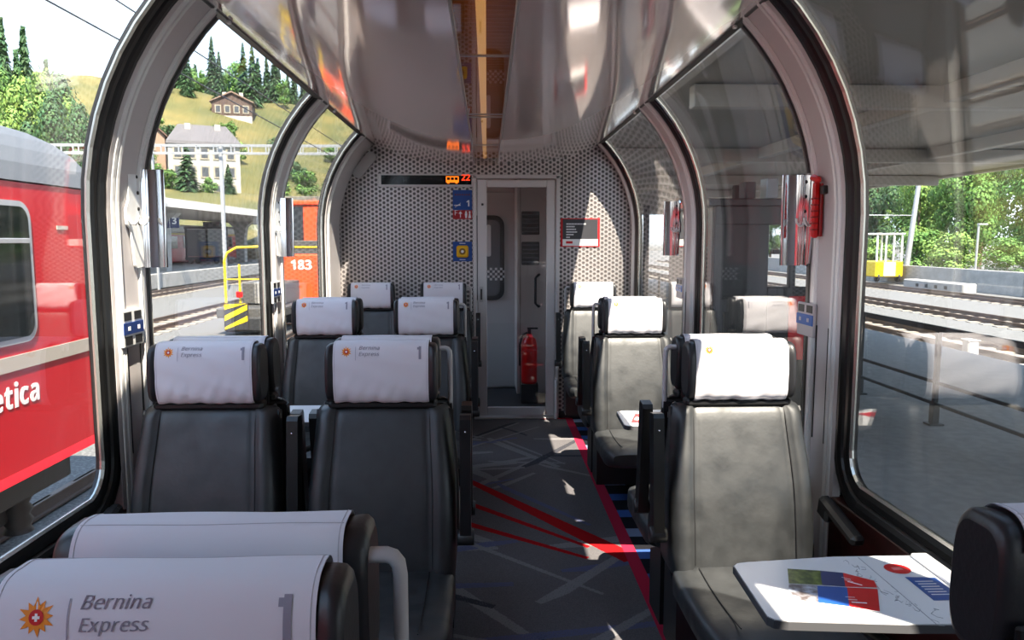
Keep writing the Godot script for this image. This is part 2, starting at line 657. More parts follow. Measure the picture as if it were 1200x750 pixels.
func cloth_point(x: float, s: float, lift := 0.0) -> Vector3:
	# x across, s metres along the cloth from its front hem
	if cloth_table.is_empty():
		var last := head_profile(deg_to_rad(-72), 0.004)
		var run := 0.0
		for i in 261:
			var th := deg_to_rad(-72.0 + 226.0 * i / 260.0)
			var q := head_profile(th, 0.004)
			run += q.distance_to(last)
			cloth_table.append([run, q])
			last = q
	var i := 0
	var hi := cloth_table.size() - 1
	while hi - i > 1:
		var mid := (hi + i) / 2
		if cloth_table[mid][0] > s:
			hi = mid
		else:
			i = mid
	var a: Vector2 = cloth_table[i][1]
	var b: Vector2 = cloth_table[i + 1][1]
	var f := clampf((s - cloth_table[i][0]) / maxf(cloth_table[i + 1][0] - cloth_table[i][0], 1e-6), 0.0, 1.0)
	var q := a.lerp(b, f)
	var t := (b - a).normalized()
	var n := Vector2(t.y, -t.x)
	var fold := 0.0
	if s < 0.13:
		fold = 0.0016 * sin(x * 63.0 + s * 21.0) * (0.13 - s) / 0.13 + 0.0012 * sin(x * 131.0 - s * 60.0 + 1.3) * (0.13 - s) / 0.13
	fold += 0.0007 * sin(x * 29.0 + s * 90.0)
	q += n * (lift + fold + 0.0022)
	return Vector3(x, q.y, q.x)

func cloth_length() -> float:
	cloth_point(0, 0)
	return cloth_table[cloth_table.size() - 1][0]

func back_z(t: float) -> float:
	return 0.225 - 0.125 * t + 0.018 * sin(t * PI * 1.1)

func seat_mesh(called: String) -> Mesh:
	var key := "seat_" + called
	if shared.has(key):
		return shared[key]
	var m := Mb.new()
	match called:
		"backrest":
			var rings := []
			var tt := [0.0, 0.02, 0.06, 0.15, 0.28, 0.42, 0.56, 0.7, 0.82, 0.9, 0.95, 0.975, 0.99, 1.0]
			for i in tt.size():
				var t: float = tt[i]
				var y := lerpf(0.40, 0.968, t)
				var w := 0.243 - 0.018 * smoothstep(0.45, 1.0, t)
				var zf := back_z(t)
				var zb := 0.04
				var shrink: float = {0: 0.02, 1: 0.006, 11: 0.004, 12: 0.01, 13: 0.02}.get(i, 0.0)
				var ring := PackedVector3Array()
				var hw := w - shrink
				# front face from right to left, with side bolsters and a stitched groove
				for k in 33:
					var f := lerpf(1.0, -1.0, k / 32.0)
					var e := absf(f)
					var z := zf - shrink + 0.011 * smoothstep(0.68, 0.76, e) - 0.006 * exp(-pow((e - 0.68) / 0.022, 2.0)) - 0.055 * pow(maxf(0.0, e - 0.84) / 0.16, 2.6)
					ring.append(Vector3(f * hw, y, z))
				for k in 7:
					var f := lerpf(-1.0, 1.0, k / 6.0)
					ring.append(Vector3(f * hw, y, zb + shrink * 0.5))
				rings.append(ring)
			m.loft(rings)
		"cushion":
			var rings := []
			for i in 13:
				var t := i / 12.0
				var z := lerpf(0.18, 0.665, t)
				var top := 0.455 + 0.012 * t - 0.016 * sin(t * PI)
				var bot := 0.335
				var w := 0.245
				var shrink: float = [0.01, 0.0, 0, 0, 0, 0, 0, 0, 0, 0, 0.002, 0.012, 0.035][i]
				var ring := PackedVector3Array()
				for k in 32:
					var a := TAU * k / 32
					var p := 2.0 / 5.0
					var cx := signf(cos(a)) * pow(absf(cos(a)), p)
					var cy := signf(sin(a)) * pow(absf(sin(a)), p)
					ring.append(Vector3(cx * (w - shrink), (top + bot) / 2 + cy * ((top - bot) / 2 - shrink), z))
				rings.append(ring)
			m.loft(rings)
		"back_seam_a", "back_seam_b":
			var sx := -1.0 if called == "back_seam_a" else 1.0
			var path := []
			for i in 13:
				var t := lerpf(0.1, 0.985, i / 12.0)
				path.append(Vector3(sx * 0.695 * (0.243 - 0.018 * smoothstep(0.45, 1.0, t)), lerpf(0.40, 0.968, t), back_z(t) - 0.0015 - (0.006 if i == 12 else 0.0)))
			m.tube(path, 0.0022, 5)
		"cushion_seam_a", "cushion_seam_b":
			for sx in [-1.0 if called == "cushion_seam_a" else 1.0]:
				var path := []
				for i in 11:
					var t := lerpf(0.1, 0.93, i / 10.0)
					path.append(Vector3(sx * 0.16, 0.456 + 0.012 * t - 0.016 * sin(t * PI), lerpf(0.18, 0.665, t)))
				m.tube(path, 0.0022, 5)
		"shell":
			var prof := PackedVector2Array([Vector2(0.03, 0.12), Vector2(0.028, 0.92), Vector2(0.034, 0.95), Vector2(0.06, 0.955), Vector2(0.07, 0.94), Vector2(0.075, 0.4), Vector2(0.2, 0.34), Vector2(0.2, 0.12)])
			m.slab(prof, Vector3(-0.225, 0, 0), Vector3.BACK, Vector3.UP, Vector3(0.45, 0, 0))
		"pedestal":
			m.box(Vector3(0, 0.16, 0.3), Vector3(0.34, 0.3, 0.3), 0.012)
			m.box(Vector3(0, 0.325, 0.42), Vector3(0.44, 0.03, 0.42), 0.008)
			m.box(Vector3(0, 0.012, 0.32), Vector3(0.4, 0.024, 0.38), 0.006)
		"headrest":
			var rings := []
			for i in 15:
				var f: float = [-1.0, -0.985, -0.95, -0.9, -0.8, -0.5, -0.2, 0.0, 0.2, 0.5, 0.8, 0.9, 0.95, 0.985, 1.0][i]
				var k := 1.0 - 0.16 * pow(absf(f), 60.0) - 0.02 * pow(absf(f), 8.0)
				var ring := PackedVector3Array()
				for j in 36:
					var q := head_profile(TAU * j / 36, 0.0)
					q = Vector2(HR_Z, HR_Y).lerp(q, k)
					# the side wings swell towards the sitter
					ring.append(Vector3(f * HR_W / 2, q.y, q.x + (0.012 * smoothstep(0.82, 0.95, absf(f)) if q.x > HR_Z else 0.0)))
				rings.append(ring)
			m.loft(rings)
		"headrest_neck":
			m.box(Vector3(0, 0.975, 0.068), Vector3(0.36, 0.03, 0.06), 0.01)
		"cloth":
			var n := 40
			var len := cloth_length()
			for back in [0.0, -0.0016]:
				var rows := []
				for i in 56:
					var row := PackedVector3Array()
					for j in n + 1:
						row.append(cloth_point(lerpf(-0.156, 0.156, j / float(n)), len * i / 55.0, back))
					rows.append(row)
				m.loft(rows, false, false, true)
		"hem":
			for sx in [-1.0, 1.0]:
				var path := []
				for i in 40:
					path.append(cloth_point(sx * 0.151, cloth_length() * i / 39.0, 0.0002))
				m.tube(path, 0.0006, 4)
			for ss in [0.012, cloth_length() - 0.05]:
				var path := []
				for i in 30:
					path.append(cloth_point(lerpf(-0.154, 0.154, i / 29.0), ss, 0.0002))
				m.tube(path, 0.0006, 4)
		"emblem_star":
			var poly := []
			for i in 24:
				var a := TAU * i / 24 + 0.1
				var r: float = [0.0185, 0.0105][i % 2] * (1.0 - (0.12 if i % 4 == 0 else 0.0))
				poly.append(Vector2(cos(a) * r, sin(a) * r))
			m.emit(on_cloth(poly, Vector2(-0.112, 0.178), 0.0006), PackedVector3Array(), false, false)
		"emblem_disc":
			var poly := []
			for i in 20:
				poly.append(Vector2.from_angle(TAU * i / 20) * 0.0072)
			m.emit(on_cloth(poly, Vector2(-0.112, 0.178), 0.0009), PackedVector3Array(), false, false)
		"emblem_cross":
			for e in [Vector2(0.0036, 0.0013), Vector2(0.0013, 0.0036)]:
				var poly := [Vector2(-e.x, -e.y), Vector2(e.x, -e.y), Vector2(e.x, e.y), Vector2(-e.x, e.y)]
				m.emit(on_cloth(poly, Vector2(-0.112, 0.178), 0.0012), PackedVector3Array(), false, false)
		"emblem_rule":
			m.emit(on_cloth_strip(-0.0826, 0.15, -0.0814, 0.194), PackedVector3Array(), false, false)
		"class_figure":
			m.emit(on_cloth_strip(0.1245, 0.153, 0.1325, 0.195), PackedVector3Array(), false, false)
			m.emit(on_cloth_strip(0.1195, 0.184, 0.1245, 0.192), PackedVector3Array(), false, false)
		"arm_up":
			var prof := PackedVector2Array([Vector2(-0.03, 0.0), Vector2(-0.034, 0.07), Vector2(-0.034, 0.40), Vector2(-0.026, 0.415), Vector2(0.022, 0.415), Vector2(0.03, 0.40), Vector2(0.026, 0.07), Vector2(0.024, 0.0)])
			m.slab(prof, Vector3(-0.018, 0, 0), Vector3.BACK, Vector3.UP, Vector3(0.036, 0, 0))
		"arm_down":
			var path := []
			m.box(Vector3(0, 0.0, 0.1), Vector3(0.045, 0.035, 0.23), 0.01)
			m.box(Vector3(0, -0.02, 0.0), Vector3(0.04, 0.07, 0.07), 0.01)
		"arm_pivot":
			m.lathe([Vector2(0.0, -0.028), Vector2(0.024, -0.028), Vector2(0.027, -0.024), Vector2(0.027, 0.024), Vector2(0.024, 0.028), Vector2(0.0, 0.028)], Vector3.ZERO, 18, Basis(Vector3.UP, Vector3.RIGHT, Vector3.FORWARD))
		"arm_screw":
			m.lathe([Vector2(0.0, 0.0), Vector2(0.0035, 0.0), Vector2(0.003, 0.002), Vector2(0.0, 0.0025)], Vector3.ZERO, 8, Basis(Vector3.RIGHT, Vector3.BACK, Vector3.DOWN))
		"grip":
			# flat oval grab loop on the aisle side, local x runs outwards from the headrest's end
			var path := []
			var nr := []
			for q in [Vector2(-0.03, 1.145), Vector2(0.014, 1.145), Vector2(0.022, 1.142), Vector2(0.028, 1.134), Vector2(0.03, 1.12), Vector2(0.03, 1.0), Vector2(0.03, 0.93), Vector2(0.026, 0.92), Vector2(0.018, 0.915), Vector2(-0.03, 0.912)]:
				path.append(Vector3(q.x, q.y, 0.05))
				nr.append(Vector3(0, 0, 1))
			var prof := []
			for k in 12:
				var a := TAU * k / 12
				prof.append(Vector2(cos(a) * 0.009, sin(a) * 0.013))
			m.sweep(path, nr, prof, true)
			m.box(Vector3(-0.004, 0.905, 0.05), Vector3(0.07, 0.035, 0.045), 0.008)
		"rear_plate":
			m.box(Vector3(0, 0.96, 0.014), Vector3(0.34, 0.2, 0.01), 0.004)
		"lock":
			m.lathe([Vector2(0.0, 0.0), Vector2(0.013, 0.0), Vector2(0.012, 0.003), Vector2(0.006, 0.0035), Vector2(0.005, 0.007), Vector2(0.0, 0.0075)], Vector3.ZERO, 14, Basis(Vector3.RIGHT, Vector3.FORWARD, Vector3.UP))
	shared[key] = m.done()
	return shared[key]

func on_cloth(poly: Array, at: Vector2, lift: float, concave := false) -> PackedVector3Array:
	var out := PackedVector3Array()
	var pts := []
	for p in poly:
		pts.append(cloth_point(at.x + p.x, at.y + p.y, lift))
	if concave:
		var idx := Geometry2D.triangulate_polygon(PackedVector2Array(poly))
		for i in range(0, idx.size(), 3):
			var a: Vector2 = poly[idx[i]]
			var cw: bool = (poly[idx[i + 1]] - a).cross(poly[idx[i + 2]] - a) < 0
			out.append_array([pts[idx[i]], pts[idx[i + 1]], pts[idx[i + 2]]] if cw else [pts[idx[i]], pts[idx[i + 2]], pts[idx[i + 1]]])
		return out
	var ctr := Vector2.ZERO
	for p in poly:
		ctr += p / poly.size()
	var mid := cloth_point(at.x + ctr.x, at.y + ctr.y, lift)
	for i in pts.size():
		out.append_array([mid, pts[(i + 1) % pts.size()], pts[i]])
	return out

func on_cloth_strip(x0: float, s0: float, x1: float, s1: float) -> PackedVector3Array:
	var out := PackedVector3Array()
	for i in 10:
		var a := lerpf(s0, s1, i / 10.0)
		var b := lerpf(s0, s1, (i + 1) / 10.0)
		var p := [cloth_point(x0, a, 0.001), cloth_point(x1, a, 0.001), cloth_point(x1, b, 0.001), cloth_point(x0, b, 0.001)]
		out.append_array([p[0], p[2], p[1], p[0], p[3], p[2]])
	return out

func make_seat(row: int, facing_us: bool, x: float, kind: String, label: String) -> Node3D:
	# kind: window, aisle or single; arms are told apart by the side of the carriage they stand on
	var t := thing("carriage_seat", label, "train seat", Vector3(x, 0, -ROWS[row]), "leather seats of the carriage", 0.0 if facing_us else PI)
	var aside := 0.0 if kind == "aisle" else (-0.1 if kind == "window" else 0.13)
	part(t, "pedestal", seat_mesh("pedestal"), "black_plastic", Vector3(aside * (1.0 if facing_us else -1.0), 0, 0), Basis.from_scale(Vector3(0.62, 1, 1)))
	part(t, "shell", seat_mesh("shell"), "black_plastic")
	var c := part(t, "cushion", seat_mesh("cushion"), "leather")
	part(c, "seam", seat_mesh("cushion_seam_a"), "seam")
	part(c, "seam", seat_mesh("cushion_seam_b"), "seam")
	var b := part(t, "backrest", seat_mesh("backrest"), "leather")
	part(b, "seam", seat_mesh("back_seam_a"), "seam")
	part(b, "seam", seat_mesh("back_seam_b"), "seam")
	part(t, "headrest_bracket", seat_mesh("headrest_neck"), "black_plastic")
	part(t, "headrest", seat_mesh("headrest"), "leather_head")
	var cl := part(t, "headrest_cloth", seat_mesh("cloth"), "cloth")
	cl.set_meta("label", "white headrest cloth with an embroidered sun emblem")
	part(cl, "hem", seat_mesh("hem"), "cloth_seam")
	part(cl, "sun_emblem", seat_mesh("emblem_star"), "emblem_gold")
	part(cl, "emblem_disc", seat_mesh("emblem_disc"), "emblem_red")
	part(cl, "emblem_cross", seat_mesh("emblem_cross"), "emblem_white")
	part(cl, "rule", seat_mesh("emblem_rule"), "embroidery")
	part(cl, "class_figure", seat_mesh("class_figure"), "embroidery")
	for k in 2:
		var key := "seat_text%d" % k
		if not shared.has(key):
			var base := Vector2(-0.074, 0.180 if k == 0 else 0.160)
			shared[key] = text_mesh(["Bernina", "Express"][k], 0.0125, 0.0003, false, 0.22, func(v): return cloth_point(base.x + v.x * 1.12, base.y + v.y, 0.0009 + v.z))
		part(cl, "lettering", shared[key], "embroidery")
	part(t, "rear_plate", seat_mesh("rear_plate"), "black_satin")
	part(t, "lock", seat_mesh("lock"), "chrome", Vector3(-0.12 if x < 0 else 0.11, 1.035, 0.009))
	# armrests
	var sgn := 1.0 if facing_us else -1.0     # world x to local x
	var arms := []
	if kind == "window":
		arms = [[0.289, true]] if facing_us else [[0.289 - 0.036, true]]
		arms.append([-0.275, false])
	elif kind == "aisle":
		arms = [[0.277, true]] if facing_us else [[0.277, true], [-0.291 + 0.036, true]]
	else:
		arms = [[-0.285, true], [0.272, false]]
	for a in arms:
		var lx: float = a[0] * sgn
		if a[1]:
			var arm := part(t, "armrest", seat_mesh("arm_up"), "black_satin", Vector3(lx, 0.535 if facing_us or absf(a[0]) > 0.27 else 0.51, 0.17 if facing_us else 0.1), Basis(Vector3.RIGHT, -0.12))
			part(arm, "pivot", seat_mesh("arm_pivot"), "dark_metal", Vector3(0, 0.01, 0.0))
			part(arm, "screw", seat_mesh("arm_screw"), "chrome", Vector3(0, 0.36, 0.031))
		else:
			part(t, "armrest", seat_mesh("arm_down"), "black_satin", Vector3(lx, 0.655, 0.2), Basis(Vector3.RIGHT, 0.22) * Basis(Vector3.UP, 0.0))
	if kind != "window" and (not facing_us or row == 3) and not (row == 0 and kind == "single"):
		var out := 1.0 if kind == "aisle" else -1.0
		var g := part(t, "grab_handle", seat_mesh("grip"), "grip_grey", Vector3(out * sgn * (HR_W / 2 + 0.006), 0, 0), Basis.from_scale(Vector3(out * sgn, 1, 1)))
		g.set_meta("label", "light grey plastic grab handle")
	return t

func build_seats():
	var wx := -0.92
	var ax := -0.345
	var rx := 0.857
	make_seat(0, true, ax + 0.026, "aisle", "leather seat whose white embroidered headrest cloth fills the lower left corner")
	make_seat(0, false, ax + 0.026, "aisle", "leather seat turned away just behind the lowest headrest, with a large grey handle")
	make_seat(0, false, 0.808, "single", "black leather seat turned away at the lower right edge beside the table")
	var nm := ["", "nearest full row", "middle row", "last row, at the dimpled wall"]
	for r in [1, 2, 3]:
		make_seat(r, true, wx, "window", "dark window seat left of the aisle facing the viewer, %s" % nm[r])
		make_seat(r, true, ax, "aisle", "dark aisle seat left of the aisle facing the viewer, %s" % nm[r])
		make_seat(r, true, rx, "single", "sunlit single seat right of the aisle facing the viewer, %s" % ["", "nearest, behind the table", "middle one", "last, at the wall"][r])
		if r < 3:
			make_seat(r, false, wx, "window", "seat turned away, only its headrest rim showing behind the %s" % ["", "nearest full row's window seat", "middle row's window seat"][r])
			make_seat(r, false, ax, "aisle", "seat turned away with grey handle, hidden behind the %s" % ["", "nearest full row's aisle seat", "middle row's aisle seat"][r])
			make_seat(r, false, rx, "single", "seat turned away with grey handle, hidden behind the %s" % ["", "nearest sunlit single seat", "middle sunlit single seat"][r])

# ---------------------------------------------------------------- tables
func build_table(side: float, d: float, reach: float, label: String) -> Node3D:
	# side -1 or 1: the wall it is hinged to; reach: distance of its free end from the carriage's middle
	var t := thing("folding_table", label, "table", Vector3(0, 0, -d), "white window tables")
	var w := 1.12 - reach
	var poly := PackedVector2Array()
	# u from the wall (0) to the free end (w), v along the carriage
	for q in [Vector2(0.0, -0.175), Vector2(w * 0.45, -0.175), Vector2(w - 0.05, -0.150), Vector2(w - 0.025, -0.144), Vector2(w - 0.012, -0.130), Vector2(w - 0.002, 0.120), Vector2(w - 0.012, 0.135), Vector2(w - 0.04, 0.143), Vector2(w * 0.45, 0.165), Vector2(0.0, 0.172)]:
		poly.append(Vector2(side * (1.12 - q.x), q.y))
	var m := Mb.new()
	m.slab(poly, Vector3(0, 0.70, 0), Vector3.RIGHT, Vector3.BACK, Vector3(0, 0.018, 0))
	part(t, "edge_band", m.done(), "table_edge")
	var small := PackedVector2Array()
	var mid := Vector2(side * (1.12 - w / 2), 0)
	for q in poly:
		small.append(mid + (q - mid) * Vector2(0.992, 0.985))
	m = Mb.new()
	m.slab(small, Vector3(0, 0.7181, 0), Vector3.RIGHT, Vector3.BACK, Vector3(0, 0.002, 0))
	part(t, "table_top", m.done(), "table_white")
	m = Mb.new()
	m.box(Vector3(side * 1.1, 0.7255, 0), Vector3(0.042, 0.011, 0.33), 0.003)
	part(t, "wall_rail", m.done(), "alu_white")
	m = Mb.new()
	m.lathe([Vector2(0.012, 0.0), Vector2(0.012, 0.004), Vector2(0.0, 0.005)], Vector3(side * 1.1, 0.731, 0.06), 14)
	part(t, "rail_screw", m.done(), "dark_metal")
	m = Mb.new()
	m.tube([Vector3(side * (INNER - 0.02), 0.3, 0), Vector3(side * (INNER - 0.04), 0.42, 0), Vector3(side * (reach + 0.18), 0.69, 0)], 0.014, 10)
	part(t, "support_arm", m.done(), "dark_metal")
	part(t, "fold_joint", bx(Vector3(0.002, 0.0006, 0.33)), "print_grey", Vector3(side * 0.945, 0.7204, 0))
	return t

func flat_poly(pts: Array, y: float, col: String, parent: Node, called: String, thick := 0.0006):
	# points (x, d) in carriage coordinates
	var poly := PackedVector2Array()
	var off: Vector3 = parent.position if parent is Node3D else Vector3.ZERO
	for p in pts:
		poly.append(Vector2(p[0] - off.x, -p[1] - off.z))
	var m := Mb.new()
	m.slab(poly, Vector3(0, y - off.y, 0), Vector3.RIGHT, Vector3.BACK, Vector3(0, thick, 0))
	return part(parent, called, m.done(), col)

# ---------------------------------------------------------------- fittings on the pillars
func build_hook_plate(side: float, d: float, label: String):
	# local axes: x across the pillar (towards larger d on the left side), z into the carriage
	var t := thing("coat_hook_plate", label, "coat hook", Vector3(side * (INNER - 0.004), 1.6, -d), "coat hook plates on the window pillars")
	t.basis = Basis(Vector3(0, 0, -1.0), Vector3.UP, Vector3(-side, 0, 0)) if side < 0 else Basis(Vector3(0, 0, -1.0), Vector3.UP, Vector3(-1, 0, 0))
	var m := Mb.new()
	var poly := PackedVector2Array([Vector2(0.06, -0.17), Vector2(0.06, 0.17), Vector2(-0.015, 0.17), Vector2(-0.028, 0.155), Vector2(-0.03, 0.06), Vector2(-0.042, 0.04), Vector2(-0.052, 0.028), Vector2(-0.055, 0.0), Vector2(-0.05, -0.025), Vector2(-0.025, -0.04), Vector2(-0.005, -0.165), Vector2(0.01, -0.175)])
	m.slab(poly, Vector3.ZERO, Vector3.RIGHT, Vector3.UP, Vector3(0, 0, 0.008))
	part(t, "back_plate", m.done(), "alu_white" if side < 0 else "chrome")
	# upright polished shield, bowed, standing out from the far edge
	m = Mb.new()
	var rings := []
	for i in 2:
		var y := lerpf(-0.175, 0.17, i)
		var ring := PackedVector3Array()
		for k in 9:
			var a := lerpf(0.0, PI * 0.5, k / 8.0)
			ring.append(Vector3(0.06 + 0.03 * sin(a), y, 0.008 + 0.07 * (1.0 - cos(a))))
		for k in 9:
			var a := lerpf(PI * 0.5, 0.0, k / 8.0)
			ring.append(Vector3(0.066 + 0.03 * sin(a), y, 0.006 + 0.068 * (1.0 - cos(a))))
		rings.append(ring)
	m.loft(rings, true, true, true)
	part(t, "polished_shield", m.done(), "chrome")
	for y in [0.14, 0.085, 0.03, -0.02]:
		m = Mb.new()
		m.lathe([Vector2(0.0, 0.0), Vector2(0.007, 0.0), Vector2(0.006, 0.003), Vector2(0.0, 0.004)], Vector3(0.035, y, 0.008), 10, Basis(Vector3.RIGHT, Vector3.BACK, Vector3.DOWN))
		part(t, "rivet", m.done(), "dark_metal")
	for x in [-0.04, 0.03]:
		m = Mb.new()
		m.tube([Vector3(x, 0.0, 0.006), Vector3(x, -0.022, 0.018), Vector3(x, -0.024, 0.03), Vector3(x, -0.012, 0.04), Vector3(x, 0.004, 0.043)], [0.006, 0.005, 0.005, 0.0045, 0.0045], 8)
		part(t, "hook", m.done(), "alu_white")

func build_number_plate(side: float, d: float, label: String, strip: String):
	var t := thing("seat_number_plate", label, "sign", Vector3(side * (INNER - 0.003), 1.225, -d), "seat number plates on the window pillars")
	t.basis = Basis(Vector3(0, 0, side), Vector3.UP, Vector3(-side, 0, 0))
	part(t, "plate", bx(Vector3(0.145, 0.125, 0.012), 0.003), "alu_white" if side < 0 else "pillar_grey", Vector3(0, 0, 0.006))
	part(t, "colour_strip", bx(Vector3(0.14, 0.04, 0.004), 0.001), strip, Vector3(0, 0.0, 0.014))
	for x in [-0.036, 0.036]:
		for y in [0.041, -0.041]:
			if side > 0 and y < 0:
				continue
			part(t, "number_window", bx(Vector3(0.05, 0.028, 0.002)), "dark_metal", Vector3(x, y, 0.0125))
	for x in [-0.04, -0.03, 0.028, 0.038]:
		part(t, "print_mark", bx(Vector3(0.006, 0.014, 0.001)), "print_pale", Vector3(x, 0.0, 0.0165))

func build_hammer(d: float):
	var t := thing("emergency_hammer", "red emergency hammer in its bracket on the pillar beside the sunlit seat", "hammer", Vector3(INNER - 0.004, 1.6, -d))
	t.basis = Basis(Vector3(0, 0, -1.0), Vector3.UP, Vector3(-1, 0, 0))
	part(t, "bracket", bx(Vector3(0.05, 0.19, 0.012), 0.003), "hammer_dark", Vector3(0.0, 0.03, 0.008))
	part(t, "handle", bx(Vector3(0.02, 0.2, 0.022), 0.005), "hammer_red", Vector3(-0.012, 0.03, 0.026))
	var m := Mb.new()
	m.lathe([Vector2(0.0, -0.04), Vector2(0.006, -0.034), Vector2(0.012, -0.02), Vector2(0.012, 0.022), Vector2(0.008, 0.03), Vector2(0.0, 0.03)], Vector3(-0.005, 0.142, 0.026), 12, Basis(Vector3(0, 0, 1), Vector3(1, 0.25, 0).normalized(), Vector3(0.25, -1, 0).normalized()))
	part(t, "head", m.done(), "hammer_red")
	part(t, "clip", bx(Vector3(0.026, 0.03, 0.022), 0.004), "dark_metal", Vector3(-0.045, 0.1, 0.012))
	for k in 6:
		part(t, "grip_rib", bx(Vector3(0.023, 0.006, 0.024), 0.001), "hammer_dark", Vector3(-0.012, -0.04 + k * 0.022, 0.027))

# ---------------------------------------------------------------- things on the end wall
func build_end_fittings():
	var z := -END_D + 0.008
	var t := thing("led_display", "long black passenger information display with orange coach symbol above the seats", "display", Vector3(-0.495, 2.018, z))
	part(t, "frame", bx(Vector3(0.79, 0.108, 0.03), 0.005), "door_alu", Vector3(0, 0, 0.0))
	part(t, "screen", bx(Vector3(0.745, 0.076, 0.004)), "black_gloss", Vector3(0, 0.002, 0.0155))
	# coach symbol: body, row of windows, wheels; then two figures
	var m := Mb.new()
	for q in [[0.0, -0.012, 0.105, 0.02], [0.0, 0.024, 0.105, 0.008], [-0.049, 0.008, 0.008, 0.03], [-0.016, 0.008, 0.006, 0.03], [0.016, 0.008, 0.006, 0.03], [0.049, 0.008, 0.008, 0.03], [-0.034, -0.026, 0.018, 0.01], [0.034, -0.026, 0.018, 0.01]]:
		m.box(Vector3(q[0] + 0.215, q[1] + 0.004, 0.0182), Vector3(q[2], q[3], 0.001))
	part(t, "coach_symbol_leds", m.done(), "led_orange")
	part(t, "digit_leds", text_mesh("22", 0.05, 0.001, true), "led_red", Vector3(0.287, -0.02, 0.0182), Basis.from_scale(Vector3(1.0, 1, 1)))
	# blue class sign with its red strip
	t = thing("class_sign", "blue first class sign with red pictogram strip left of the glass door", "sign", Vector3(-0.199, 1.819, z))
	part(t, "blue_panel", bx(Vector3(0.16, 0.165, 0.006), 0.001), "sign_blue", Vector3(0, 0.038, 0))
	part(t, "red_panel", bx(Vector3(0.16, 0.074, 0.006), 0.001), "sign_red", Vector3(0, -0.083, 0))
	part(t, "class_figure", text_mesh("1", 0.05, 0.001, true), "print_pale", Vector3(0.03, -0.032, 0.0035))
	m = Mb.new()
	m.box(Vector3(-0.042, -0.005, 0.0035), Vector3(0.055, 0.006, 0.001))
	m.box(Vector3(-0.04, -0.007, 0.0036), Vector3(0.05, 0.004, 0.001), 0.0, Basis(Vector3(0, 0, 1), 0.6))
	m.box(Vector3(-0.02, 0.006, 0.0036), Vector3(0.02, 0.003, 0.001), 0.0, Basis(Vector3(0, 0, 1), 1.1))
	part(t, "smoking_symbol", m.done(), "print_pale")
	for k in 7:
		part(t, "faded_mark", bx(Vector3(0.012, 0.016, 0.001)), "sign_maroon", Vector3(-0.057 + k * 0.019, 0.082, 0.0035))
	m = Mb.new()
	m.box(Vector3(-0.017, -0.087, 0.0035), Vector3(0.007, 0.04, 0.001))
	m.slab(PackedVector2Array([Vector2(-0.033, -0.075), Vector2(-0.001, -0.075), Vector2(-0.017, -0.054)]), Vector3(0, 0, 0.0031), Vector3.RIGHT, Vector3.UP, Vector3(0, 0, 0.001))
	part(t, "arrow", m.done(), "print_pale")
	part(t, "letter", text_mesh("F", 0.042, 0.001), "print_pale", Vector3(-0.07, -0.102, 0.0035))
	for k in 2:
		m = Mb.new()
		m.slab(rounded(0.016, 0.016, 0.0078, 4), Vector3(0.03 + k * 0.03, -0.062, 0.0031), Vector3.RIGHT, Vector3.UP, Vector3(0, 0, 0.001))
		m.slab(PackedVector2Array([Vector2(-0.011, 0), Vector2(-0.006, -0.04), Vector2(0.006, -0.04), Vector2(0.011, 0)]) if k == 0 else PackedVector2Array([Vector2(-0.005, 0), Vector2(-0.012, -0.04), Vector2(0.012, -0.04), Vector2(0.005, 0)]), Vector3(0.03 + k * 0.03, -0.071, 0.0031), Vector3.RIGHT, Vector3.UP, Vector3(0, 0, 0.001))
		part(t, "figure_symbol", m.done(), "print_pale")
	# door button
	t = thing("door_button_panel", "square blue plate with a yellow door button below the class sign", "button", Vector3(-0.201, 1.43, z))
	part(t, "plate", bx(Vector3(0.16, 0.164, 0.006), 0.001), "sign_blue", Vector3.ZERO)
	part(t, "button", bx(Vector3(0.1, 0.1, 0.02), 0.012), "button_yellow", Vector3(0, 0, 0.01))
	m = Mb.new()
	m.lathe([Vector2(0.026, 0.0), Vector2(0.027, 0.002), Vector2(0.022, 0.003), Vector2(0.02, 0.001)], Vector3(0, 0, 0.02), 18, Basis(Vector3.RIGHT, Vector3.BACK, Vector3.DOWN))
	part(t, "ring", m.done(), "button_dark")
	m = Mb.new()
	m.lathe([Vector2(0.0, 0.0), Vector2(0.013, 0.0), Vector2(0.012, 0.003), Vector2(0.0, 0.004)], Vector3(0, 0, 0.02), 12, Basis(Vector3.RIGHT, Vector3.BACK, Vector3.DOWN))
	part(t, "centre", m.done(), "print_pale")
	for y in [0.068, -0.068]:
		part(t, "print_line", bx(Vector3(0.05, 0.005, 0.001)), "print_pale", Vector3(0, y, 0.0035))
	# notice right of the door
	t = thing("notice_board", "dark grey notice with a red border right of the glass door", "notice", Vector3(0.79, 1.588, z))
	part(t, "border", bx(Vector3(0.33, 0.238, 0.005), 0.001), "notice_red", Vector3.ZERO)
	part(t, "sheet", bx(Vector3(0.298, 0.222, 0.006), 0.0005), "paper_white", Vector3.ZERO)
	part(t, "dark_field", bx(Vector3(0.298, 0.166, 0.007), 0.0005), "notice_grey", Vector3(0, 0.028, 0))
	# six short printed lines, too small to read, as runs of small marks
	var lengths := [0.16, 0.07, 0.08, 0.085, 0.055, 0.03]
	for k in 6:
		var run := 0.0
		while run < lengths[k]:
			var wd: float = [0.009, 0.006, 0.011, 0.007][int(run * 1000.0) % 4]
			part(t, "print_mark", bx(Vector3(wd, 0.011, 0.0005)), "print_pale", Vector3(-0.118 + run + wd / 2, 0.0715 - k * 0.0222, 0.0037))
			run += wd + 0.0022
	part(t, "red_logo", bx(Vector3(0.056, 0.02, 0.0005)), "notice_red", Vector3(-0.092, -0.082, 0.0033))
	# grey oval speaker in the corner
	t = thing("corner_speaker", "slanted grey rounded loudspeaker cover in the upper corner of the end wall", "speaker", Vector3(-1.0, 2.14, z + 0.01))
	m = Mb.new()
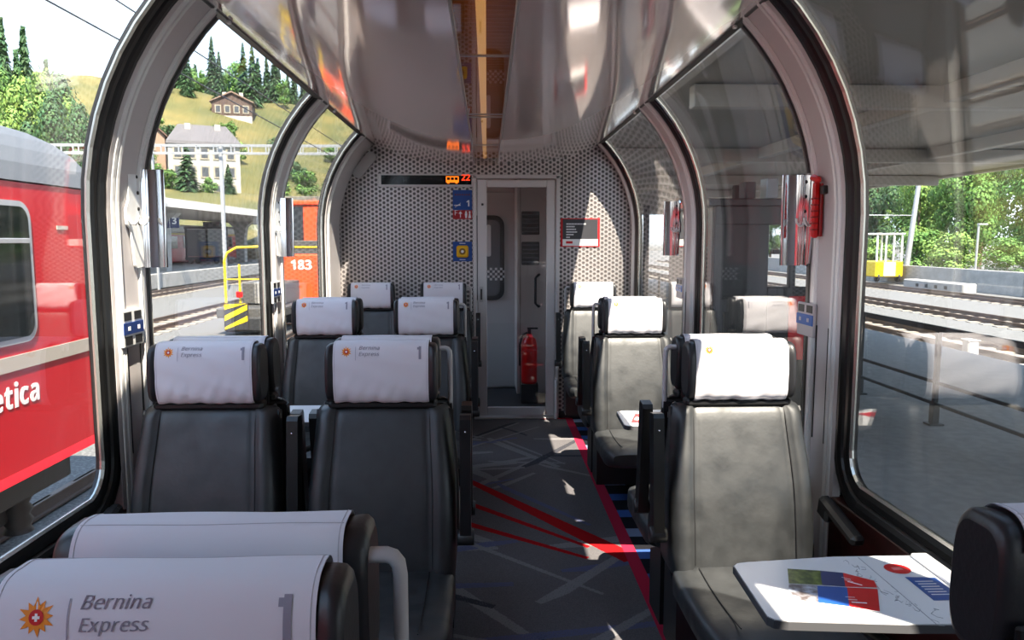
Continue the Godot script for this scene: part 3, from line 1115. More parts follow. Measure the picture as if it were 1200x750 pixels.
	var b := Basis(Vector3(0, 0, 1), deg_to_rad(-40))
	m.slab(rounded(0.085, 0.25, 0.04, 6), Vector3.ZERO, b * Vector3.RIGHT, b * Vector3.UP, Vector3(0, 0, 0.03))
	part(t, "cover", m.done(), "grip_grey")
	m = Mb.new()
	m.slab(rounded(0.07, 0.235, 0.034, 6), Vector3(0, 0, 0.03), b * Vector3.RIGHT, b * Vector3.UP, Vector3(0, 0, 0.006))
	part(t, "grille", m.done(), "grip_grey")

# ---------------------------------------------------------------- the lobby behind the glass door
func build_lobby():
	var d0 := END_D + 0.06
	var d1 := 7.62
	var w := struct("wall_lobby")
	var m := Mb.new()
	m.box(Vector3(0, 1.2, -d1 - 0.03), Vector3(2.6, 2.5, 0.06))
	part(w, "far_wall", m.done(), "lobby_grey")
	m = Mb.new()
	m.box(Vector3(0.72, 1.2, -(d0 + d1) / 2), Vector3(0.04, 2.4, d1 - d0))
	part(w, "side_wall", m.done(), "lobby_grey")
	# left side: outer door with a high window, so that daylight enters
	m = Mb.new()
	m.box(Vector3(-0.95, 0.45, -(d0 + d1) / 2), Vector3(0.04, 0.9, d1 - d0))
	part(w, "side_wall", m.done(), "lobby_grey")
	m = Mb.new()
	m.box(Vector3(-0.95, 2.2, -(d0 + d1) / 2), Vector3(0.04, 0.5, d1 - d0))
	part(w, "side_wall", m.done(), "lobby_grey")
	m = Mb.new()
	m.box(Vector3(-0.1, 2.36, -(d0 + d1) / 2), Vector3(1.75, 0.04, d1 - d0))
	part(w, "lobby_ceiling", m.done(), "lobby_grey")
	m = Mb.new()
	m.box(Vector3(-0.1, -0.05, -(d0 + d1) / 2), Vector3(1.75, 0.09, d1 - d0 + 0.1))
	part(w, "lobby_floor", m.done(), "lobby_floor")
	# gangway door with a round-cornered window
	var dr := struct("door_2")
	part(dr, "leaf", bx(Vector3(0.62, 2.0, 0.03), 0.006), "lobby_door", Vector3(0.0, 1.01, -d1 + 0.016))
	m = Mb.new()
	m.slab(rounded(0.36, 0.86, 0.1), Vector3(0.0, 1.345, -d1 + 0.031), Vector3.RIGHT, Vector3.UP, Vector3(0, 0, 0.02))
	part(dr, "window_gasket", m.done(), "rubber")
	m = Mb.new()
	m.slab(rounded(0.27, 0.77, 0.07), Vector3(0.0, 1.345, -d1 + 0.0512), Vector3.RIGHT, Vector3.UP, Vector3(0, 0, 0.002))
	part(dr, "window_panel", m.done(), "lobby_pane")
	m = Mb.new()
	m.slab(rounded(0.05, 0.32, 0.02), Vector3(0.02, 1.52, -d1 + 0.0532), Vector3.RIGHT, Vector3.UP, Vector3(0, 0, 0.002))
	part(dr, "bright_slot", m.done(), "paper_white")
	m = Mb.new()
	for i in 10:
		for j in 5:
			if (i + j) % 2 == 0:
				m.box(Vector3(-0.06 + i * 0.026, 1.13 + j * 0.026, -d1 + 0.0545), Vector3(0.024, 0.024, 0.001))
	stuff(part(dr, "checker_film", m.done(), "print_pale"))
	# locker on the right
	var t := thing("lobby_locker", "pale tall locker with two dark vents seen through the glass door", "locker", Vector3(0, 0, 0))
	m = Mb.new()
	m.box(Vector3(0.49, 1.2, -7.32), Vector3(0.41, 2.3, 0.56), 0.006)
	part(t, "body", m.done(), "locker_pale")
	for y in [1.685, 1.4]:
		m = Mb.new()
		m.slab(rounded(0.17, 0.22, 0.012), Vector3(0.415, y, -7.04), Vector3.RIGHT, Vector3.UP, Vector3(0, 0, 0.006))
		var v := part(t, "vent_frame", m.done(), "dark_metal")
		for k in 5:
			part(v, "slat", bx(Vector3(0.15, 0.012, 0.006), 0.001), "lobby_pane", Vector3(0.415, y - 0.08 + k * 0.04, -7.031))
	part(t, "door_gap", bx(Vector3(0.004, 2.2, 0.003)), "dark_metal", Vector3(0.32, 1.15, -7.039))
	m = Mb.new()
	m.tube([Vector3(0.5, 1.2, -7.04), Vector3(0.49, 1.2, -6.99), Vector3(0.46, 1.17, -6.985), Vector3(0.46, 0.93, -6.985), Vector3(0.49, 0.9, -6.99), Vector3(0.5, 0.9, -7.04)], 0.012, 8)
	part(t, "grab_bar", m.done(), "black_plastic")
	t = thing("fire_extinguisher", "red fire extinguisher standing at the pale locker behind the glass door", "fire extinguisher", Vector3(0.4, 0.0, -6.93))
	m = Mb.new()
	m.lathe([Vector2(0.0, 0.18), Vector2(0.07, 0.18), Vector2(0.075, 0.2), Vector2(0.075, 0.54), Vector2(0.06, 0.6), Vector2(0.03, 0.625), Vector2(0.025, 0.65), Vector2(0.0, 0.65)], Vector3.ZERO, 20)
	part(t, "cylinder", m.done(), "hammer_red")
	m = Mb.new()
	m.box(Vector3(0.0, 0.67, 0.0), Vector3(0.03, 0.05, 0.04), 0.004)
	m.box(Vector3(0.03, 0.7, 0.0), Vector3(0.1, 0.015, 0.02), 0.003)
	part(t, "valve", m.done(), "black_plastic")
	m = Mb.new()
	m.tube([Vector3(-0.02, 0.66, 0), Vector3(-0.07, 0.64, 0.02), Vector3(-0.09, 0.55, 0.03), Vector3(-0.09, 0.35, 0.03)], 0.01, 7)
	part(t, "hose", m.done(), "black_plastic")
	m = Mb.new()
	m.box(Vector3(0, 0.09, 0), Vector3(0.16, 0.18, 0.16), 0.004)
	part(t, "stand", m.done(), "dark_metal")

# ---------------------------------------------------------------- table tops and papers
func build_tables():
	var t := build_table(1.0, 1.615, 0.60, "white folding table with printed leaflets in front of the nearest sunlit seat")
	# flat prints of the table top
	flat_poly([[1.001, 1.667], [1.072, 1.662], [1.072, 1.551], [1.001, 1.551]], 0.7206, "sign_blue", t, "blue_print", 0.0002)
	for k in 6:
		flat_poly([[1.012, 1.645 - k * 0.013], [1.055, 1.645 - k * 0.013], [1.055, 1.641 - k * 0.013], [1.012, 1.641 - k * 0.013]], 0.7209, "print_pale", t, "print_line", 0.0001)
	var c := []
	for i in 24:
		c.append([1.008 + cos(TAU * i / 24) * 0.031, 1.712 + sin(TAU * i / 24) * 0.028])
	flat_poly(c, 0.7206, "notice_red", t, "red_print", 0.0002)
	flat_poly([[0.995, 1.72], [1.02, 1.72], [1.02, 1.705], [0.995, 1.705]], 0.7209, "print_pink", t, "print_line", 0.0001)
	# map sketch: thin grey lines
	var m := Mb.new()
	rng.seed = 11
	for k in 26:
		var p := Vector3(rng.randf_range(0.88, 0.97), 0.7206, -rng.randf_range(1.47, 1.75))
		p.x = 0.93 - 0.03 * sin(p.z * 14.0) + rng.randf_range(-0.02, 0.02)
		var path := []
		for i in 4:
			path.append(p - t.position)
			p += Vector3(rng.randf_range(-0.012, 0.012), 0, rng.randf_range(-0.016, 0.016))
		m.tube(path, 0.0005, 3)
	stuff(part(t, "map_print", m.done(), "print_grey"))
	build_table(1.0, 3.28, 0.60, "white folding table half hidden beside the middle sunlit seat")
	build_table(-1.0, 3.42, 0.30, "white folding table glimpsed between the two dark seats of the nearest full row")
	# leaflets on the nearest table, each a folded sheet with printed fields
	var L := [
		["travel_leaflet", "glossy leaflet with green hillside picture and red end, farther one on the table", 0.7212, [[0.737, 1.717], [0.812, 1.703], [0.783, 1.628], [0.709, 1.64]], [[0.812, 1.703], [0.862, 1.69], [0.833, 1.618], [0.783, 1.628]], [[0.862, 1.69], [0.915, 1.646], [0.904, 1.611], [0.833, 1.618]], "leaf_green", "leaf_navy"],
		["travel_leaflet", "glossy leaflet with blue mountain picture and red end, nearer one on the table", 0.7212, [[0.708, 1.637], [0.77, 1.625], [0.737, 1.546], [0.676, 1.565]], [[0.77, 1.625], [0.835, 1.6145], [0.797, 1.526], [0.737, 1.546]], [[0.835, 1.6145], [0.901, 1.604], [0.852, 1.502], [0.797, 1.526]], "leaf_rock", "leaf_blue"]]
	for q in L:
		var o := thing(q[0], q[1], "leaflet", Vector3(0.8, q[2], -1.61), "leaflets on the folding table")
		var all := [q[3][0], q[3][1], q[4][1], q[5][1], q[5][2], q[5][3], q[4][3], q[3][3]]
		flat_poly(all, q[2], "paper_white", o, "sheet", 0.0015)
		flat_poly(q[3], q[2] + 0.0015, q[6], o, "picture", 0.0002)
		flat_poly(q[4], q[2] + 0.0015, q[7], o, "blue_field", 0.0002)
		flat_poly(q[5], q[2] + 0.0015, "leaf_red", o, "red_field", 0.0002)
		var a := Vector3(q[5][3][0], q[2] + 0.0018, -q[5][3][1]) - o.position
		var along := (Vector3(q[5][1][0] - q[5][0][0], 0, -(q[5][1][1] - q[5][0][1]))).normalized()
		part(o, "print_line", bx(Vector3(0.032, 0.0002, 0.004)), "paper_white", a + Vector3(0.03, 0, -0.016), Basis(Vector3.UP, atan2(-along.z, along.x)))
		for k in 2:
			part(o, "print_line", bx(Vector3(0.02, 0.0002, 0.002)), "print_pale", a + Vector3(0.022, 0, -0.03 - k * 0.012), Basis(Vector3.UP, atan2(-along.z, along.x)))
	# a leaflet on the second table
	var o := thing("travel_leaflet", "red leaflet lying on the table beside the middle sunlit seat", "leaflet", Vector3(0.72, 0.7212, -3.27), "leaflets on the folding table")
	flat_poly([[0.64, 3.2], [0.72, 3.17], [0.78, 3.32], [0.69, 3.36]], 0.7212, "leaf_red", o, "sheet", 0.0015)
	flat_poly([[0.66, 3.24], [0.70, 3.225], [0.72, 3.27], [0.68, 3.29]], 0.7227, "paper_white", o, "print", 0.0002)

# ---------------------------------------------------------------- outside
const GROUND := -1.0
const RAIL := -0.85

func hill_y(x: float, d: float) -> float:
	var q := d * 0.75 - x * 0.6
	var y := GROUND
	if q > 62.0:
		y += (minf(q, 105.0) - 62.0) * 0.2
	if q > 128.0:
		y += (minf(q, 200.0) - 128.0) * 0.46
	if q > 200.0:
		y -= (q - 200.0) * 0.1
	return y + (sin(x * 0.09 + d * 0.05) + sin(d * 0.11 - x * 0.06)) * 0.6 * smoothstep(62.0, 110.0, q)

func build_ground():
	var g := struct("ground")
	var m := Mb.new()
	m.box(Vector3(0, GROUND - 0.3, -60), Vector3(160, 0.6, 260))
	part(g, "gravel_bed", m.done(), "gravel")
	var h := struct("hill")
	m = Mb.new()
	var rows := []
	for i in 46:
		var row := PackedVector3Array()
		var d := lerpf(-20.0, 330.0, i / 45.0)
		for j in 40:
			var x := lerpf(-210.0, -18.0, j / 39.0)
			row.append(Vector3(x, hill_y(x, d) - (0.35 if d * 0.75 - x * 0.6 < 63.0 else 0.0), -d))
		rows.append(row)
	m.loft(rows, false, false, true)
	part(h, "meadow", m.done(), "meadow")

func build_track(x: float, d0: float, d1: float, label: String, sleepers: bool):
	var t := thing("railway_track", label, "railway track", Vector3(x, GROUND, -(d0 + d1) / 2), "railway tracks of the station")
	var n := d1 - d0
	for s in [-0.5, 0.5]:
		var m := Mb.new()
		m.box(Vector3(s, 0.075, 0), Vector3(0.03, 0.15, n))
		m.box(Vector3(s, 0.137, 0), Vector3(0.06, 0.026, n), 0.006)
		m.box(Vector3(s, 0.03, 0), Vector3(0.11, 0.02, n))
		part(t, "rail", m.done(), "rail_rust")
	if sleepers:
		var m := Mb.new()
		var z := -n / 2
		while z < n / 2:
			m.box(Vector3(0, 0.008, z), Vector3(1.8, 0.03, 0.22))
			z += 0.62
		stuff(part(t, "sleepers", m.done(), "sleeper"))

func build_red_coach():
	var x := -3.3
	var t := thing("red_coach", "red railway coach with cream stripe standing on the next track beyond the left window", "railway coach")
	var d0 := -6.0
	var d1 := 6.45
	# body: side outline extruded along the track
	var sec := PackedVector2Array([Vector2(0.03, -0.16), Vector2(0.0, -0.1), Vector2(0.0, 1.93), Vector2(-2.6, 1.93), Vector2(-2.6, -0.1), Vector2(-2.57, -0.16)])
	var m := Mb.new()
	m.slab(sec, Vector3(x, 0, -d0), Vector3.RIGHT, Vector3.UP, Vector3(0, 0, d0 - d1))
	part(t, "body", m.done(), "coach_red")
	var roof := PackedVector2Array()
	for i in 15:
		var a := lerpf(0.12, PI - 0.12, i / 14.0)
		roof.append(Vector2(-1.3 + cos(a) * 1.32, 1.86 + sin(a) * 0.68))
	m = Mb.new()
	m.slab(roof, Vector3(x, 0, -d0), Vector3.RIGHT, Vector3.UP, Vector3(0, 0, d0 - d1))
	part(t, "roof", m.done(), "coach_roof")
	m = Mb.new()
	m.box(Vector3(x + 0.004, 0.668, -(d0 + d1) / 2), Vector3(0.012, 0.105, d1 - d0 - 0.02))
	part(t, "stripe", m.done(), "coach_cream")
	# windows: rubber frame, upper light, lower light
	for wd in [4.72, 2.75, 0.75]:
		m = Mb.new()
		m.slab(rounded(1.6, 1.0, 0.13, 6), Vector3(x, 1.3, -wd), Vector3.FORWARD, Vector3.UP, Vector3(0.012, 0, 0))
		var f := part(t, "window_frame", m.done(), "alu")
		m = Mb.new()
		m.slab(rounded(1.52, 0.92, 0.1, 6), Vector3(x + 0.0125, 1.3, -wd), Vector3.FORWARD, Vector3.UP, Vector3(0.006, 0, 0))
		part(f, "pane", m.done(), "coach_glass")
		part(f, "transom", bx(Vector3(0.012, 0.035, 1.5), 0.003), "alu", Vector3(x + 0.022, 1.52, -wd))
		part(f, "mullion", bx(Vector3(0.012, 0.24, 0.03), 0.003), "alu", Vector3(x + 0.022, 1.63, -wd - 0.2))
	var cap := 0.135
	# letters read from the right-hand side of the coach: text runs towards larger d
	var bb := Basis(Vector3(0, 0, -1), Vector3.UP, Vector3(1, 0, 0))
	part(t, "lettering", text_mesh("retica", 0.165, 0.004, true, 0.06), "coach_letter", Vector3(x + 0.003, 0.3, -4.86), bb)
	# small warning plate
	part(t, "plate", bx(Vector3(0.006, 0.03, 0.15)), "coach_cream", Vector3(x + 0.004, 1.62, -5.93))
	# underframe and running gear
	m = Mb.new()
	m.box(Vector3(x - 1.3, -0.32, -(d0 + d1) / 2), Vector3(2.1, 0.3, d1 - d0 - 0.3), 0.02)
	part(t, "underframe", m.done(), "grime_black")
	for bd in [4.6, 0.3]:
		m = Mb.new()
		m.box(Vector3(x - 0.45, -0.55, -bd), Vector3(0.1, 0.22, 2.4), 0.02)
		part(t, "bogie_frame", m.done(), "grime_black")
		for wd in [bd - 0.8, bd + 0.8]:
			m = Mb.new()
			m.lathe([Vector2(0.0, -0.05), Vector2(0.36, -0.05), Vector2(0.39, -0.02), Vector2(0.39, 0.04), Vector2(0.3, 0.06), Vector2(0.0, 0.07)], Vector3(x - 0.72, -0.47, -wd), 24, Basis(Vector3(0, 1, 0), Vector3(1, 0, 0), Vector3(0, 0, -1)))
			part(t, "wheel", m.done(), "grime_black")
		for cd in [bd - 0.4, bd + 0.4, bd + 1.15]:
			m = Mb.new()
			var pr := []
			for k in 10:
				pr.append(Vector2(0.11 if k % 2 == 0 else 0.085, -0.75 + k * 0.045))
			m.lathe(pr, Vector3(x - 0.38, 0.0, -cd), 12)
			part(t, "spring", m.done(), "grime_black")

func build_wires():
	for q in [[-4.55, 4.0, "lower overhead wire beyond the left windows"], [-4.6, 4.5, "upper overhead wire seen against the blue sky"]]:
		var t := thing("overhead_wire", q[2], "wire", Vector3(q[0], q[1], -45))
		var m := Mb.new()
		m.tube([Vector3(0, 0.0, 60), Vector3(0, 0.0, 30), Vector3(0, 0.02, 0), Vector3(0, 0.05, -40)], 0.011, 6)
		part(t, "cable", m.done(), "grime_black")
	# lattice beam carrying the wires
	var t := thing("catenary_gantry", "white lattice gantry beam crossing the tracks in front of the houses", "gantry", Vector3(-13.5, GROUND, -38))
	var m := Mb.new()
	var x0 := -11.0
	var x1 := 8.9
	for y in [6.83, 7.21]:
		for z in [-0.25, 0.25]:
			m.box(Vector3((x0 + x1) / 2, y, z), Vector3(x1 - x0, 0.07, 0.07))
	part(t, "chords", m.done(), "galvanised")
	var k := 0
	var x := x0
	while x < x1:
		m = Mb.new()
		m.box(Vector3(x, 7.02, 0.25), Vector3(0.05, 0.38, 0.05))
		m.box(Vector3(x, 7.02, -0.25), Vector3(0.05, 0.38, 0.05))
		part(t, "lattice_bar", m.done(), "galvanised")
		x += 0.85
	for px in [-3.05, 0.3, 8.6]:
		m = Mb.new()
		m.box(Vector3(px, 3.6, 0), Vector3(0.17 if px > 0 else 0.09, 7.25, 0.17), 0.02)
		part(t, "post", m.done(), "galvanised")

func build_left_platform():
	var p := struct("platform_far")
	var m := Mb.new()
	m.box(Vector3(-24, -0.6, -60), Vector3(14, 0.8, 110), 0.02)
	part(p, "platform_slab", m.done(), "paving_pale")
	m = Mb.new()
	m.box(Vector3(-16.96, -0.55, -60), Vector3(0.25, 0.76, 110), 0.03)
	part(p, "platform_edge", m.done(), "concrete_pale")
	var t := thing("platform_canopy", "pale concrete platform canopy on tapered columns beyond the tracks at left", "canopy", Vector3(-20.5, 0, -60))
	m = Mb.new()
	var sec := PackedVector2Array([Vector2(3.75, 3.3), Vector2(3.45, 3.8), Vector2(0, 3.95), Vector2(-4.2, 4.0), Vector2(-4.2, 3.4), Vector2(-1.0, 3.0), Vector2(1.0, 3.0)])
	m.slab(sec, Vector3(0, 0, 36), Vector3.RIGHT, Vector3.UP, Vector3(0, 0, -80))
	part(t, "roof_slab", m.done(), "concrete_pale")
	for q in [[2.3, 17.5], [0.6, -1.2], [0.6, -17.0]]:
		m = Mb.new()
		var rings := []
		for e in [[-0.2, 0.32], [1.8, 0.36], [2.6, 0.5], [3.05, 1.0]]:
			rings.append(PackedVector3Array([Vector3(q[0] - e[1], e[0], q[1] + 0.35), Vector3(q[0] + e[1], e[0], q[1] + 0.35), Vector3(q[0] + e[1], e[0], q[1] - 0.35), Vector3(q[0] - e[1], e[0], q[1] - 0.35)]))
		m.loft(rings, true, true, false)
		part(t, "column", m.done(), "concrete_pale")
	t = thing("platform_sign", "blue platform sign with a white figure 3 hanging under the far canopy", "sign", Vector3(-17.6, 2.5, -42.2))
	part(t, "board", bx(Vector3(1.0, 0.56, 0.08), 0.01), "sign_navy", Vector3(0, 0, 0))
	part(t, "hanger", bx(Vector3(0.04, 0.3, 0.04)), "grime_black", Vector3(0, 0.42, 0))
	part(t, "figure", text_mesh("3", 0.36, 0.01, true), "print_pale", Vector3(0.12, -0.19, 0.045))
	part(t, "figure", text_mesh("8", 0.3, 0.01, true), "sign_dim", Vector3(-0.4, -0.15, 0.045))
	part(t, "divider", bx(Vector3(0.02, 0.56, 0.01)), "print_pale", Vector3(0.0, 0, 0.045))
	# red train standing at that platform
	t = thing("red_train", "distant red train with white roof edge and yellow line under the far canopy", "train", Vector3(-24.5, 0, -62))
	m = Mb.new()
	m.box(Vector3(0, 1.0, 0), Vector3(2.6, 2.2, 22), 0.1)
	part(t, "body", m.done(), "coach_red")
	m = Mb.new()
	m.box(Vector3(0, 2.4, 0), Vector3(2.62, 0.65, 22), 0.12)
	part(t, "roof", m.done(), "paper_white")
	m = Mb.new()
	m.box(Vector3(1.31, 2.02, 0), Vector3(0.02, 0.12, 22))
	m.box(Vector3(0, 2.02, 11.01), Vector3(2.6, 0.12, 0.02))
	part(t, "yellow_line", m.done(), "paint_yellow")
	for k in 7:
		part(t, "window", bx(Vector3(0.02, 0.9, 1.9), 0.004), "coach_glass", Vector3(1.31, 1.4, 9.2 - k * 3.0))
	part(t, "window", bx(Vector3(0.9, 1.2, 0.02), 0.004), "coach_glass", Vector3(0.5, 1.3, 11.01))
	# open-framed luggage wagon
	t = thing("luggage_wagon", "dark framed glass-sided luggage wagon on small wheels under the far canopy", "wagon", Vector3(-20.9, -0.2, -57))
	for q in [[-1.5, 0.0], [0.0, 0.0], [1.5, 0.0]]:
		part(t, "upright", bx(Vector3(0.13, 2.4, 0.13)), "grime_black", Vector3(q[0], 1.45, 0.6))
	part(t, "top_beam", bx(Vector3(3.2, 0.16, 1.4)), "grime_black", Vector3(0, 2.68, 0))
	part(t, "deck", bx(Vector3(3.2, 0.2, 1.4)), "grime_black", Vector3(0, 0.4, 0))
	part(t, "side_panel", bx(Vector3(1.36, 2.0, 0.04)), "wagon_panel", Vector3(-0.75, 1.55, 0.58))
	part(t, "side_panel", bx(Vector3(1.36, 2.0, 0.04)), "wagon_panel", Vector3(0.75, 1.55, 0.58))
	part(t, "roof_box", bx(Vector3(1.2, 0.35, 0.8)), "grime_black", Vector3(0.3, 2.95, 0))
	for x in [-1.2, -0.7, 0.7, 1.2]:
		m = Mb.new()
		m.lathe([Vector2(0.0, -0.06), Vector2(0.2, -0.06), Vector2(0.22, 0.0), Vector2(0.2, 0.06), Vector2(0.0, 0.06)], Vector3(x, 0.22, 0.62), 14, Basis(Vector3.RIGHT, Vector3.BACK, Vector3.DOWN))
		part(t, "wheel", m.done(), "grime_black")

func build_works_vehicles():
	# orange rail crane
	var t := thing("rail_crane", "bright orange rail works vehicle with white number beyond the second left window", "rail vehicle", Vector3(-6.0, GROUND, -25.2))
	var m := Mb.new()
	m.box(Vector3(0, 1.35, 0), Vector3(2.1, 1.5, 2.6), 0.06)
	part(t, "body", m.done(), "works_orange")
	m = Mb.new()
	m.box(Vector3(0, 0.5, 0), Vector3(1.9, 0.3, 3.4), 0.03)
	part(t, "chassis", m.done(), "paint_yellow")
	m = Mb.new()
	m.box(Vector3(0, 0.22, 0), Vector3(1.2, 0.4, 2.8), 0.03)
	part(t, "running_gear", m.done(), "grime_black")
	# cab: posts, roof, dark glass
	part(t, "cab_roof", bx(Vector3(2.1, 0.14, 2.2), 0.03), "works_orange", Vector3(0, 3.72, 0))
	for x in [-0.97, 0.97]:
		for z in [-1.0, 1.0]:
			part(t, "cab_post", bx(Vector3(0.12, 1.6, 0.12), 0.02), "works_orange", Vector3(x, 2.9, z))
	part(t, "cab_side", bx(Vector3(0.85, 1.5, 0.08), 0.02), "works_orange", Vector3(0.55, 2.85, 1.0))
	part(t, "cab_glass", bx(Vector3(1.1, 1.2, 0.05)), "coach_glass", Vector3(-0.4, 3.0, 1.0))
	part(t, "cab_glass", bx(Vector3(0.05, 1.3, 1.8)), "coach_glass", Vector3(0.98, 2.95, 0))
	part(t, "cab_back", bx(Vector3(1.9, 1.5, 0.05)), "works_dark", Vector3(0, 2.9, -0.95))
	part(t, "engine_deck", bx(Vector3(1.4, 0.45, 0.7), 0.03), "works_dark", Vector3(0.1, 2.3, 0.9))
	part(t, "yellow_bar", bx(Vector3(2.12, 0.05, 0.05)), "paint_yellow", Vector3(0, 2.32, 1.25))
	part(t, "bracket_leg", bx(Vector3(0.1, 0.6, 0.08)), "works_orange", Vector3(-0.75, 2.2, 1.3), Basis(Vector3(0, 0, 1), 0.25))
	part(t, "bracket_leg", bx(Vector3(0.1, 0.6, 0.08)), "works_orange", Vector3(-0.4, 2.2, 1.3), Basis(Vector3(0, 0, 1), -0.25))
	part(t, "number", text_mesh("183", 0.3, 0.01, true), "paper_white", Vector3(-0.26, 1.5, 1.305))
	m = Mb.new()
	m.lathe([Vector2(0.0, -0.2), Vector2(0.19, -0.2), Vector2(0.21, 0.0), Vector2(0.19, 0.2), Vector2(0.0, 0.2)], Vector3(-0.7, 0.85, 1.45), 16, Basis(Vector3(0, 1, 0), Vector3(1, 0, 0), Vector3(0, 0, -1)))
	part(t, "buffer_roll", m.done(), "works_orange")
	m = Mb.new()
	m.tube([Vector3(-0.3, 2.4, -1.0), Vector3(-0.3, 2.7, -4.0), Vector3(-0.3, 2.8, -8.0)], 0.16, 8)
	part(t, "jib", m.done(), "paint_yellow")
	# flat wagon with a yellow hoop rail
	t = thing("flat_wagon", "works wagon with yellow hoop railing and black and yellow warning board", "rail vehicle", Vector3(-6.55, GROUND, -20.2))
	part(t, "frame", bx(Vector3(1.7, 0.25, 3.0), 0.02), "works_dark", Vector3(0.2, 0.6, -1.2))
	m = Mb.new()
	for q in [0.0, -2.2]:
		m.box(Vector3(0.2, 0.3, q), Vector3(1.3, 0.4, 0.7), 0.05)
	part(t, "running_gear", m.done(), "grime_black")
	part(t, "warning_board", bx(Vector3(0.62, 0.72, 0.06), 0.004), "grime_black", Vector3(-0.1, 0.52, 0.36))
	for k in 3:
		var pl := PackedVector2Array([Vector2(-0.3, -0.36 + k * 0.3 - 0.06), Vector2(0.3, -0.02 + k * 0.3 - 0.1), Vector2(0.3, 0.12 + k * 0.3 - 0.1), Vector2(-0.3, -0.22 + k * 0.3 - 0.06)])
		for i in 4:
			pl[i].y = clampf(pl[i].y, -0.35, 0.35)
		m = Mb.new()
		m.slab(pl, Vector3(-0.1, 0.52, 0.391), Vector3.RIGHT, Vector3.UP, Vector3(0, 0, 0.006))
		part(t, "yellow_band", m.done(), "paint_yellow")
	m = Mb.new()
	m.tube([Vector3(-0.38, 0.7, 0.3), Vector3(-0.38, 2.0, 0.3), Vector3(-0.3, 2.2, 0.3), Vector3(-0.05, 2.34, 0.3), Vector3(0.55, 2.36, 0.3), Vector3(0.8, 2.3, 0.3), Vector3(0.95, 2.1, 0.3), Vector3(0.95, 0.7, 0.3)], 0.035, 8)
	part(t, "hoop_rail", m.done(), "paint_yellow")
	m = Mb.new()
	m.tube([Vector3(-0.38, 1.5, 0.3), Vector3(0.95, 1.5, 0.3)], 0.018, 6)
	m.tube([Vector3(0.0, 0.7, 0.3), Vector3(0.0, 1.9, 0.3)], 0.03, 6)
	part(t, "mid_rail", m.done(), "paint_yellow")
	part(t, "tail_lamp", bx(Vector3(0.16, 0.16, 0.08), 0.02), "hammer_red", Vector3(0.0, 1.1, 0.36))
	part(t, "load_box", bx(Vector3(1.2, 0.6, 1.6), 0.03), "works_dark", Vector3(0.3, 1.05, -1.6))

func build_house(called: String, label: String, at: Vector3, turn: float, w: float, dep: float, h: float, wall: String, roof: String, roof_h: float, cols: int, rows: int, mansard := false) -> Node3D:
	var t := thing(called, label, "house", at, "", turn)
	part(t, "wall", bx(Vector3(w, h, dep)), wall, Vector3(0, h / 2, -dep / 2))
	var m := Mb.new()
	var o := 0.5
	if mansard:
		var rings := []
		for e in [[0.0, 0.5], [roof_h * 0.15, 0.35], [roof_h, -dep * 0.42]]:
			var a: float = e[1]
			rings.append(PackedVector3Array([Vector3(-w / 2 - a * 0.6, h + e[0], a), Vector3(w / 2 + a * 0.6, h + e[0], a), Vector3(w / 2 + a * 0.6, h + e[0], -dep - a), Vector3(-w / 2 - a * 0.6, h + e[0], -dep - a)]))
		m.loft(rings, true, true, false)
	else:
		m.slab(PackedVector2Array([Vector2(-w / 2 - o, h - 0.3), Vector2(0, h + roof_h), Vector2(w / 2 + o, h - 0.3), Vector2(w / 2 + o, h - 0.05), Vector2(0, h + roof_h + 0.35), Vector2(-w / 2 - o, h - 0.05)]), Vector3(0, 0, o), Vector3.RIGHT, Vector3.UP, Vector3(0, 0, -dep - 2 * o))
		var g := Mb.new()
		g.slab(PackedVector2Array([Vector2(-w / 2, h), Vector2(w / 2, h), Vector2(0, h + roof_h * 0.98)]), Vector3(0, 0, 0), Vector3.RIGHT, Vector3.UP, Vector3(0, 0, -dep))
		part(t, "gable", g.done(), wall)
	part(t, "roof", m.done(), roof)
	for k in 2:
		part(t, "chimney", bx(Vector3(0.9, 2.0, 0.9)), "plaster_white", Vector3((k - 0.5) * w * 0.42, h + roof_h * 0.75, -dep * 0.35))
	for r in rows:
		for c in cols:
			var x := (c + 0.5) / cols * w * 0.92 - w * 0.46
			var y := (r + 0.55) / rows * h
			var f := part(t, "window", bx(Vector3(1.5, 2.0, 0.16)), "window_trim", Vector3(x, y, 0.04))
			part(f, "pane", bx(Vector3(1.0, 1.5, 0.06)), "house_glass", Vector3(0, 0, 0.07))
	return t

func build_town():
	build_house("gabled_house", "pink beige gabled house at the foot of the meadow, beside the pillar", Vector3(-59.2, 9.0, -131), 0.35, 8.0, 9, 10.5, "plaster_pink", "roof_brown", 4.0, 2, 3)
	build_house("beige_house", "narrow ochre house wall between the gabled house and the white house", Vector3(-53.6, 8.5, -136), 0.3, 3.6, 5, 9.6, "plaster_ochre", "roof_slate", 2.0, 1, 3)
	build_house("white_house", "large white townhouse with grey mansard roof below the meadow", Vector3(-46.6, 8.2, -126.5), 0.42, 11.0, 7, 9.0, "plaster_white", "roof_slate", 3.6, 5, 3, true)
	var t := build_house("hill_chalet", "dark timber chalet with pale shingle roof high on the meadow", Vector3(-63.5, hill_y(-62.5, 192.0) + 0.2, -192), 0.2, 9.5, 8, 4.2, "timber_dark", "roof_shingle", 2.2, 4, 1)
	part(t, "stone_base", bx(Vector3(9.4, 2.6, 8.2)), "plaster_white", Vector3(0, -0.6, -4))
	t = thing("stone_wall", "long grey stone retaining wall below the townhouses", "wall", Vector3(-40, 0, -114))
	part(t, "masonry", bx(Vector3(27, 11.6, 1.2), 0.1), "stone_grey", Vector3(2, 2.4, 0), Basis(Vector3.UP, 0.1))

